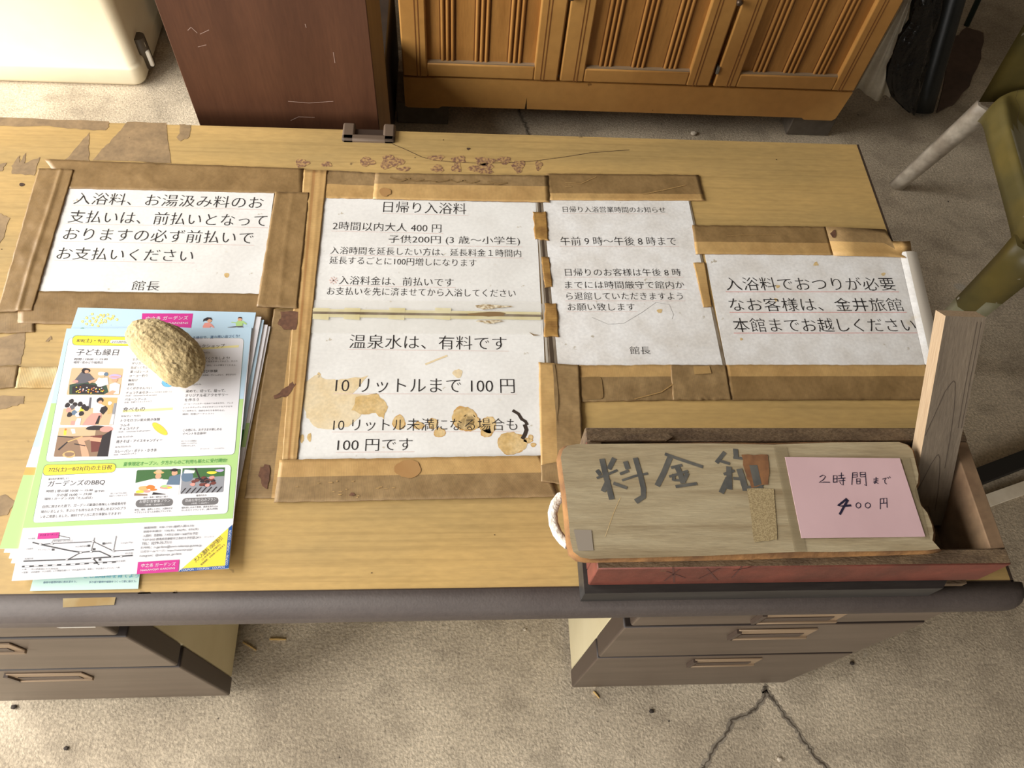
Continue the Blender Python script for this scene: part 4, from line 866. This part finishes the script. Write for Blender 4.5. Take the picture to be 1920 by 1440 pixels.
# stick leaning in the box
stickm = mat('grey brown sawn wood', srgb(112, 99, 83), srgb(95, 83, 69), scale=7, stretch=(4, 1, 1), rough=.8, fine=(80, .15), bump=(70, .2, .002), coord='UV')
stick_lit_side = mat('lit sawn wood edge', srgb(170, 148, 120), srgb(150, 126, 98), scale=60, stretch=(8, .5, 1), rough=.8, coord='UV', fine=(40, .12))  # light on the left side and top end, painted as a paler wood
ringm = mat('dark growth ring', srgb(66, 54, 44), rough=.85)
b = MB()
TL, TR = at((1773, 592.5), .92), at((1849, 595), .92)
BL, BR = at((1703, 985), .726), at((1768, 985), .726)
ln = ((TL+TR)/2-(BL+BR)/2).normalized(); wv = (TR-TL).normalized(); nv = wv.cross(ln).normalized()
if nv.z < 0: nv = -nv
th = .0175; back = -nv*th
front = [BL, BR, TR, TL]; rear = [p+back for p in front]
def quad(ps, mi, L=.26, W=.05):
    vs = [b.bm.verts.new(p) for p in ps]; f = b.bm.faces.new(vs); f.material_index = mi
    for lp, uv in zip(f.loops, ((0, 0), (W, 0), (W, L), (0, L))): lp[b.uv].uv = uv
quad(front, 0); quad([rear[1], rear[0], rear[3], rear[2]], 0); quad([rear[0], front[0], front[3], rear[3]], 1); quad([front[1], rear[1], rear[2], front[2]], 0); quad([front[3], front[2], rear[2], rear[3]], 1); quad([rear[0], rear[1], front[1], front[0]], 0)
def onface(u, v): return (BL*(1-u)+BR*u)*(1-v)+(TL*(1-u)+TR*u)*v+nv*.0003
def arch(pts, wd):
    P = [onface(*p) for p in pts]
    for i in range(len(P)-1):
        d = (P[i+1]-P[i]).normalized(); n = nv.cross(d)*wd/2
        f = b.bm.faces.new([b.bm.verts.new(q) for q in (P[i]-n, P[i+1]-n, P[i+1]+n, P[i]+n)]); f.material_index = 2
arch([(.02, .46), (.08, .5), (.2, .58), (.33, .67), (.45, .71), (.5, .72), (.55, .71), (.6, .66), (.66, .58), (.7, .45), (.72, .3)], .0007)
arch([(.05, .17), (.18, .24), (.32, .32), (.42, .36), (.47, .37), (.53, .35), (.6, .28), (.66, .18), (.68, .08)], .0007)
arch([(.15, 0), (.25, .06), (.38, .10), (.48, .1), (.58, .05), (.63, -.02)], .0007)
arch([(.8, .98), (.82, .7), (.86, .5)], .0006); arch([(.9, .98), (.92, .72), (.95, .5)], .0006)
tag(b.build('wooden_stick', [stickm, stick_lit_side, ringm]), 'grey-brown wooden slat leaning upright out of the right end of the money box', 'wood')

# ------------------------------------------------------------------ brown cabinet behind the desk
brown = mat('dark red brown veneer', srgb(87, 55, 37), srgb(75, 46, 30), scale=4, stretch=(6, 6, .6), rough=.5, spec=.25, fine=(60, .14), spots=(26, .745, srgb(130, 104, 92)), rough2=.5)
tanside = mat('tan veneer side', srgb(146, 110, 66), srgb(128, 96, 58), scale=5, stretch=(5, 5, .6), rough=.5)
cab = thing('brown_cabinet', 'tall dark red-brown cabinet standing right behind the desk', 'cabinet', (-.25, 1.01, 0))
b = MB(); b.box((-.3795, .922, 0), (-.1195, 1.10, 1.75), 0)
b.build('carcass', [tanside], cab)
b = MB(); b.box((-.382, .915, 0), (-.117, .9215, 1.752), 0, .0008, 1)
ys = .9147
for pts in [[(352, 57), (358, 51), (370, 62)], [(375, 64), (392, 56)], [(371, 88), (387, 84)], [(540, 190), (580, 193), (625, 190)], [(625, 98), (628, 118)], [(572, 45), (574, 52)], [(545, 226), (560, 219), (590, 220)]]:
    Pp = [aty(p, ys) for p in pts]
    for i in range(len(Pp)-1):
        d = (Pp[i+1]-Pp[i]).normalized(); n = Vector((-d.z, 0, d.x))*.0004
        b.poly([Pp[i]+n, Pp[i+1]+n, Pp[i+1]-n, Pp[i]-n], 1, False)
b.build('back_panel', [brown, mat('scratch', srgb(150, 124, 112), rough=.7)], cab)

darkw = mat('near black filler', srgb(44, 35, 28), srgb(34, 27, 22), scale=5, stretch=(5, 5, .6), rough=.6)
sh = thing('gap_blocker', 'low near-black chest added to darken the gap between the brown cabinet and the sideboard', 'blocker', (-.3, 1.36, 0))  # added box that keeps side light out of the gap
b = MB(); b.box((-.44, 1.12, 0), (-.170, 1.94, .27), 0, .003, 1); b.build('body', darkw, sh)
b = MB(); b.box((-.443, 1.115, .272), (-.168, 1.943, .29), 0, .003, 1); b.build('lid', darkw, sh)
b = MB(); b.box((-.825, 1.98, 0), (-.175, 2.0, 1.5), 0, .002, 1)  # upright board added so the space past the storage box stays dark
tag(b.build('backdrop', darkw), 'near-black upright partition added to darken the gap between storage box and sideboard', 'backdrop')

# ------------------------------------------------------------------ orange sideboard
orange = mat('honey orange wood', srgb(194, 145, 80), srgb(174, 124, 64), scale=3, stretch=(1, 1, 1), rough=.4, fine=(40, .1), spots=(28, .76, srgb(110, 70, 34)))
orange_v = mat('honey orange panel wood', srgb(184, 132, 70), srgb(160, 110, 54), scale=4, stretch=(6, 6, .8), rough=.42, fine=(50, .12))
groove = mat('groove brown', srgb(120, 76, 34), rough=.6)
sb = thing('sideboard', 'honey-coloured wooden sideboard with three reeded doors behind the desk', 'sideboard', (.45, 1.85, .072))
SY = 1.655
b = MB(); b.box((-.13, SY+.022, .172), (1.055, 2.05, .85), 0, .003, 1); b.build('body', orange, sb)
b = MB()
pts = [(-.137, .078), (-.130, .0735), (-.05, .0735), (-.04, .080), (.1805, .080), (.1835, .118), (.1865, .080), (.945, .080), (.955, .0735), (1.034, .0735), (1.042, .082), (1.05, .168), (-.137, .168)]
A_ = [b.bm.verts.new((x, SY, z_)) for x, z_ in pts]; B2 = [b.bm.verts.new((x, SY+.02, z_)) for x, z_ in pts]
b.bm.faces.new(A_); b.bm.faces.new(B2[::-1])
for i in range(len(pts)):
    j = (i+1) % len(pts); b.bm.faces.new((A_[j], A_[i], B2[i], B2[j]))
b.box((-.137, SY+.021, .0735), (-.117, 2.04, .168)); b.box((1.03, SY+.021, .0735), (1.05, 2.04, .168))
bmesh.ops.recalc_face_normals(b.bm, faces=b.bm.faces)
b.build('plinth', orange, sb)
def door(x0, x1, name='door'):
    z0, z1 = .174, .83; b = MB(); s = .062; rr = .04
    b.box((x0, SY-.003, z0), (x0+s, SY+.02, z1), 0, .004, 2); b.box((x1-s, SY-.003, z0), (x1, SY+.02, z1), 0, .004, 2)
    b.box((x0+s-.001, SY-.0025, z0), (x1-s+.001, SY+.02, z0+rr), 0, .004, 2); b.box((x0+s-.001, SY-.0025, z1-rr), (x1-s+.001, SY+.02, z1), 0, .004, 2)
    for xa in (x0+.036, x0+.044, x1-.036, x1-.044): b.box((xa-.0013, SY-.0034, z0), (xa+.0013, SY-.0028, z1), 1)
    d = b.build(name, [orange, groove], sb)
    p = MB(); xs0, xs1 = x0+s, x1-s; p.box((xs0-.004, SY+.010, z0+rr-.004), (xs1+.004, SY+.018, z1-rr+.004), 0)
    w_ = xs1-xs0
    for fr in (.19, .5, .81):
        for k in (-1, 0, 1):
            xc = xs0+w_*fr+k*.0125
            prof = [(xc-.0045, SY+.0101), (xc-.0035, SY+.0062), (xc, SY+.0048), (xc+.0035, SY+.0062), (xc+.0045, SY+.0101)]
            p.loft([[(x, y, zz) for x, y in prof] for zz in (z0+rr, z1-rr)], 0, closed=False, cap=False)
        for k in (-1.5, -.5, .5, 1.5):
            xc = xs0+w_*fr+k*.0125; p.box((xc-.0012, SY+.0094, z0+rr), (xc+.0012, SY+.0101, z1-rr), 1)
    p.box((xs0, SY+.0005, z0+rr-.001), (xs1, SY+.0101, z0+rr+.003), 2)
    p.build('reeded_panel', [orange_v, groove, mat('dusty ledge', srgb(150, 128, 100), rough=.9)], d)
    return d
door(-.137, .257); door(.263, .657); d3 = door(.667, 1.05)
b = MB(); b.box((.662, SY-.006, .215), (.668, SY+.01, .235)); b.build('hinge', mat('dull steel', srgb(150, 146, 138), rough=.4, metal=.8), sb)
b = MB(); kc = aty((1387, 6), SY-.012)
b.tube([(kc.x, SY-.002, kc.z), (kc.x, SY-.012, kc.z), (kc.x, SY-.017, kc.z)], [.006, .008, .004], 12); b.build('knob', mat('dark bronze knob', srgb(92, 76, 62), rough=.4, metal=.6), d3)
b = MB(); kc = aty((1072, 0), SY-.012)
b.tube([(kc.x, SY-.002, kc.z+.005), (kc.x, SY-.012, kc.z+.005), (kc.x, SY-.017, kc.z+.005)], [.006, .008, .004], 12); b.build('knob', mat('dark bronze knob', srgb(92, 76, 62)), ORIGIN and [o for o in COL.objects if o.name.startswith('door')][1])
blk = mat('grey concrete block', srgb(110, 100, 88), srgb(92, 84, 74), scale=10, rough=.9, fine=(60, .2))
for (x0, x1, lab) in [(-.163, -.024, 'grey block propping the left end of the sideboard'), (.935, 1.06, 'grey block propping the right end of the sideboard')]:
    b = MB(); b.box((x0, 1.675, 0), (x1, 1.80, .0725), 0, .003, 1); tag(b.build('support_block', blk), lab, 'block', 'blocks under the sideboard')

# ------------------------------------------------------------------ white storage box
whitep = mat('cream plastic', srgb(222, 212, 186), srgb(216, 205, 178), scale=3, rough=.38, fine=(20, .03))
stor = thing('storage_box', 'large cream plastic storage box on the floor at the far left', 'box', (-1.2, 2.0, 0))
b = MB(); X0, X1, Y0, Y1 = -1.55, -.852, 1.782, 2.25; rr = .028
def rr_ring(x0, x1, y0, y1, r, z_):
    out = []
    for cx_, cy_, a0 in ((x1-r, y0+r, -90), (x1-r, y1-r, 0), (x0+r, y1-r, 90), (x0+r, y0+r, 180)):
        for k in range(7):
            a = math.radians(a0+15*k); out.append((cx_+r*math.cos(a), cy_+r*math.sin(a), z_))
    return out
rings = []
for z_, ins in [(0, .016), (.006, .006), (.016, 0), (.055, 0), (.062, .001), (.066, .007), (.40, .0), (.41, -.01), (.43, -.012), (.44, -.01)]:
    rings.append(rr_ring(X0+ins, X1-ins, Y0+ins, Y1-ins, rr, z_))
b.loft(rings, 0, cap=True); b.build('body', whitep, stor)
b = MB()
b.loft([rr_ring(X0-.012, X1+.012, Y0-.012, Y1+.012, rr, z_) for z_ in (.441, .46)]+[rr_ring(X0+.01, X1-.01, Y0+.01, Y1-.01, rr, .475)], 0); b.build('lid', whitep, stor)
b = MB()
yl = 1.852; zc = .062
b.tube([(-.8515, yl, zc+.05), (-.8515, yl, zc-.040)], .017, 16, 1)
b.box((-.856, yl-.014, zc-.036), (-.833, yl-.002, zc+.014), 0, .004, 2)
b.box((-.856, yl-.010, zc+.02), (-.836, yl+.004, zc+.042), 2, .004, 2)
b.build('latch', [mat('white plastic latch', srgb(244, 240, 230), rough=.35), mat('shadow brown recess', srgb(80, 70, 56), rough=.6), mat('beige plastic', srgb(176, 164, 140), rough=.4)], stor)

# ------------------------------------------------------------------ right background
cloth = mat('off white cloth', srgb(246, 240, 224), srgb(232, 225, 206), scale=10, rough=.95, fine=(120, .1))
b = MB()
cBL, cBR, cTR, cTL = aty((1603, 173), 1.725), aty((1669, 188), 1.725), aty((1708, 0), 1.76), aty((1701, 0), 1.76)
def fold(s, zt):
    p = (cBL*(1-s)+cBR*s)*(1-zt*1.8)+(cTL*(1-s)+cTR*s)*zt*1.8
    a = .010*math.sin(s*7.5+.6)+.006*math.sin(s*17)
    return p+Vector((.1*a, a, .004*math.sin(s*9)))
Rw = [[fold(i/36, k/10) for i in range(37)] for k in range(11)]
b.loft(Rw, 0, cap=False, closed=False); bmesh.ops.solidify(b.bm, geom=list(b.bm.faces), thickness=.002)
tag(b.build('hanging_cloth', cloth), 'off-white cloth hanging in folds beside the right end of the sideboard', 'cloth')
rollm = mat('black plastic film roll', srgb(38, 42, 42), srgb(28, 31, 31), scale=8, rough=.38, fine=(90, .2))
b = MB(); bot = Vector((1.372, 1.795, 0)); topp = aty((1783, 0), 1.93); dirr = (topp-bot)
b.tube([bot+dirr*k/6 for k in range(0, 22)], .037, 24); 
tag(b.build('plastic_roll', rollm), 'black roll of plastic film standing on end between the black bag and the brown board', 'roll')
bagm = mat('glossy black bag plastic', srgb(12, 12, 13), rough=.22, bump=(12, .8, .025))
b = MB()
sil = [((1700, 206), (1716, 214)), ((1686, 196), (1718, 206)), ((1670, 180), (1722, 190)), ((1663, 152), (1727, 168)), ((1664, 124), (1733, 142)), ((1675, 94), (1741, 112)), ((1684, 66), (1747, 82)), ((1703, 40), (1752, 52)), ((1710, 10), (1758, 18)), ((1716, -40), (1768, -40))]
rings = []
for i, (l, r_) in enumerate(sil):
    y = 1.70+.006*i; A1, A2 = aty(l, y), aty(r_, y); cc = (A1+A2)/2; hw = (A2-A1)/2; ring = []
    for k in range(28):
        a = 2*math.pi*k/28; d = .020*(.4+.6*min(1, i/3))
        p = cc+hw*math.cos(a)+Vector((0, math.sin(a)*d, 0))
        nn = noise.noise(Vector((k*.55, i*.8, 3.3)))*.016+noise.noise(Vector((k*1.3, i*1.7, 8)))*.008
        p += Vector((math.cos(a)*.6, math.sin(a), .2))*nn; p.z = max(p.z, .004); ring.append(p)
    rings.append(ring)
tie = bot+dirr*2.1
for zz_, rr_ in ((-.03, .052), (.03, .045)):
    rings.append([tie+Vector((math.cos(2*math.pi*k/28)*rr_-.012, math.sin(2*math.pi*k/28)*rr_*.3-.058, zz_)) for k in range(28)])
b.loft(rings, 0)
tag(b.build('plastic_bag', bagm, smooth=True), 'crumpled glossy black plastic bag hanging against the black roll', 'bag')
b = MB(); p0 = at((1812, 48), 0); p1 = aty((1834, 0), p0.y+.02)
b.tube([p0, p0+(p1-p0)*6], .009, 12); tag(b.build('garden_pole', mat('dark green pole', srgb(38, 52, 46), rough=.4)), 'thin dark green pole behind the black roll', 'pole')
b = MB(); b.prism([at(p, .006) for p in jag([(1756, 208), (1790, 194), (1818, 160), (1838, 110), (1846, 62), (1812, 52), (1790, 70)], 2, 3)], .006, 0)
tag(b.build('brown_board', mat('dark brown board', srgb(94, 74, 60), srgb(78, 62, 52), scale=8, rough=.9, fine=(50, .25))), 'dark brown board lying on the floor right of the black roll', 'board')

# ------------------------------------------------------------------ chair
olive = mat('worn olive plastic', srgb(128, 113, 60), srgb(106, 98, 60), scale=8, rough=.32, fine=(30, .15), spots=(34, .705, srgb(226, 222, 208)), bump=(30, .06), rough2=.5)
olive_worn = mat('grey worn olive seat', srgb(150, 145, 124), srgb(124, 116, 82), scale=6, rough=.42, fine=(40, .12), spots=(30, .71, srgb(226, 222, 208)))
whiteleg = mat('scuffed off white plastic', srgb(190, 180, 164), srgb(160, 148, 132), scale=22, rough=.5, fine=(70, .22), spots=(26, .70, srgb(110, 98, 84)))
ch = thing('plastic_chair', 'olive plastic chair with worn paint standing right of the desk', 'chair', (1.33, 1.15, 0))
c00, c01, c11, c10 = Vector((1.108, .895, 0)), Vector((1.178, 1.385, 0)), Vector((1.60, 1.345, 0)), Vector((1.52, .87, 0))
def seatpt(a, k):                                     # superellipse round the four corners
    cx_, sx_ = math.cos(a), math.sin(a); e = .34
    u = .5+.5*k*math.copysign(abs(cx_)**e, cx_); v = .5+.5*k*math.copysign(abs(sx_)**e, sx_)
    return (c00*(1-u)+c10*u)*(1-v)+(c01*(1-u)+c11*u)*v
NS = 72; b = MB(); rings = []
for k, z_, wav in [(.05, .398, 0), (.45, .399, 0), (.7, .403, 0), (.82, .410, 0), (.9, .419, 0), (.95, .424, 0), (.985, .421, 0), (1.005, .410, 0), (1.02, .39, 0), (1.03, .36, 1)]:
    ring = []
    for i in range(NS):
        a = 2*math.pi*i/NS; p = seatpt(a, k)
        d = abs(math.sin(2*a))
        ring.append(Vector((p.x, p.y, z_-(.03*(d**3)-.012)*wav+.004*math.sin(5*a)*(k > .8))))
    rings.append(ring)
b.loft(rings, 0, cap=False)
f = b.bm.faces.new([v for v in b.bm.verts][:NS]); f.smooth = True
for f in b.bm.faces:
    c_ = f.calc_center_median(); r_ = ((c_.x-1.345)**2+(c_.y-1.12)**2)**.5
    f.material_index = 1 if r_ < .20 else 0
bmesh.ops.recalc_face_normals(b.bm, faces=b.bm.faces)
bmesh.ops.solidify(b.bm, geom=list(b.bm.faces), thickness=.004)
for pts in [[(1910, 165), (1904, 185), (1912, 200), (1905, 240), (1914, 250)]]: b.stroke(pts, .8, .4235, 2)
b.build('seat', [olive, olive_worn, gapdark], ch)
def leg(top, foot, w0, w1, m, out, name='leg', th_=.008):
    b = MB(); top = Vector(top); foot = Vector(foot); o_ = Vector(out).normalized(); s_ = Vector((-o_.y, o_.x, 0)); rings = []
    for k in range(9):
        t_ = k/8; p = top.lerp(foot, t_); wd = w0+(w1-w0)*(t_**.7); q = wd*.5; d_ = wd*.32
        sec = [(-q, -d_), (-q*.8, -d_*.1), (0, d_*.35), (q*.8, -d_*.1), (q, -d_), (q-.006, -d_-.001), (q*.62, -d_*.45), (0, -.006), (-q*.62, -d_*.45), (-q+.006, -d_-.001)]
        rings.append([p+s_*x+o_*y for x, y in sec])
    b.loft(rings, 0); bmesh.ops.recalc_face_normals(b.bm, faces=b.bm.faces)
    if isinstance(m, list):
        for f in b.bm.faces:
            if f.calc_center_median().z < .21+.05*noise.noise(f.calc_center_median()*30): f.material_index = 1
    return b.build(name, m, ch)
leg((1.216, 1.384, .352), (1.205, 1.478, 0), .058, .042, whiteleg, (-.5, -.85, 0), th_=.008)
leg((1.122, .920, .40), (1.100, .925, 0), .098, .062, [olive, mat('pale worn olive', srgb(176, 174, 148), srgb(140, 138, 100), scale=14, rough=.5)], (-.45, -.9, 0), th_=.01)
leg((1.59, 1.32, .395), (1.63, 1.42, 0), .06, .036, whiteleg, (.6, .8, 0)); leg((1.51, .88, .395), (1.55, .80, 0), .07, .04, olive, (.7, -.7, 0))
b = MB()
Bk = []
for k in range(9):
    row = []
    for i in range(17):
        s = i/16; p = c01.lerp(c11, s); hz = k/8
        row.append(p+Vector((0, -.004+.06*hz+.02*math.sin(math.pi*s), .375+.42*hz*(1-.12*(2*s-1)**2))))
    Bk.append(row)
b.loft(Bk, 0, cap=False, closed=False); bmesh.ops.solidify(b.bm, geom=list(b.bm.faces), thickness=.006); b.build('backrest', olive, ch)

# pale batten and dark strip on the floor at the right edge
b = MB(); A1, A2 = at((1836, 944), .012), at((1926, 912), .012); d = (A2-A1); n = Vector((-d.y, d.x, 0)).normalized()*.013
b.prism([A1+n, A1+d*4+n, A1+d*4-n, A1-n], .012, 0)
tag(b.build('pale_batten', mat('cream painted wood', srgb(240, 230, 210), srgb(222, 210, 188), scale=30, rough=.6)), 'pale batten on the floor at the right picture edge beside the money box', 'batten')
b = MB(); off = Vector((.006, .056, 0)); A1 = Vector((A1.x, A1.y, .03))+off; d = (d*1.0+Vector((0, .004, 0)))
b.prism([A1+n*1.3, A1+d*4+n*1.3, A1+d*4-n*1.3, A1-n*1.3], .03, 0)
tag(b.build('black_strip', mat('black rubber', srgb(26, 23, 20), rough=.6)), 'black bar lying behind the pale batten at the right picture edge', 'bar')

# small litter on the floor
def sliver(p, q, wd, label, m, hh=.003):
    b = MB(); a, c_ = at(p, hh), at(q, hh); dd = c_-a; n = Vector((-dd.y, dd.x, 0)).normalized()*wd/2
    b.prism([a+n*.7, a.lerp(c_, .5)+n, c_+n*.4, c_-n*.4, a.lerp(c_, .5)-n*.8, a-n], hh, 0)
    tag(b.build('wood_sliver', m), label, 'wood sliver', 'wood slivers on the floor')
straw = mat('straw yellow sliver', srgb(214, 178, 112), rough=.7)
sliver((505, 1198), (536, 1199), .003, 'straight yellow sliver on the floor under the desk', straw)
sliver((455, 1204), (480, 1219), .0028, 'bent sliver on the floor beside the left drawers', straw)
sliver((1113, 1296), (1124, 1309), .0022, 'thin sliver just in front of the right drawers', straw)
def pebble(p, r, label, m):
    b = MB(); bmesh.ops.create_icosphere(b.bm, subdivisions=2, radius=1); c_ = at(p, 0)
    for v in b.bm.verts:
        k = 1+.35*noise.noise(v.co*1.7+Vector((p[0], p[1], 0))); v.co = Vector((v.co.x*r*k, v.co.y*r*k*.8, v.co.z*r*.6*k+r*.5))+c_
        v.co.z = max(0, v.co.z)
    tag(b.build('pebble', m), label, 'pebble', 'pebbles on the floor')
dk = mat('dark crumb', srgb(56, 48, 42), rough=.9); lt = mat('pale chip', srgb(196, 184, 166), rough=.8)
pebble((1597, 1244), .0045, 'dark crumb beside the right end of the drawers', dk); pebble((1461, 1424), .005, 'pale chip on the floor between the two cracks', lt)
pebble((984, 1181), .003, 'tiny pale chip on the floor under the front edge of the desk', lt); pebble((1221, 1334), .0045, 'dark crumb on the floor left of the cracks', dk)
pebble((27, 1326), .005, 'dark crumb on the floor in front of the left drawers', dk); pebble((125, 1403), .0045, 'dark crumb near the bottom left of the floor', dk)
pebble((1300, 252), .009, 'pale crumpled chip on the floor below the sideboard', lt)
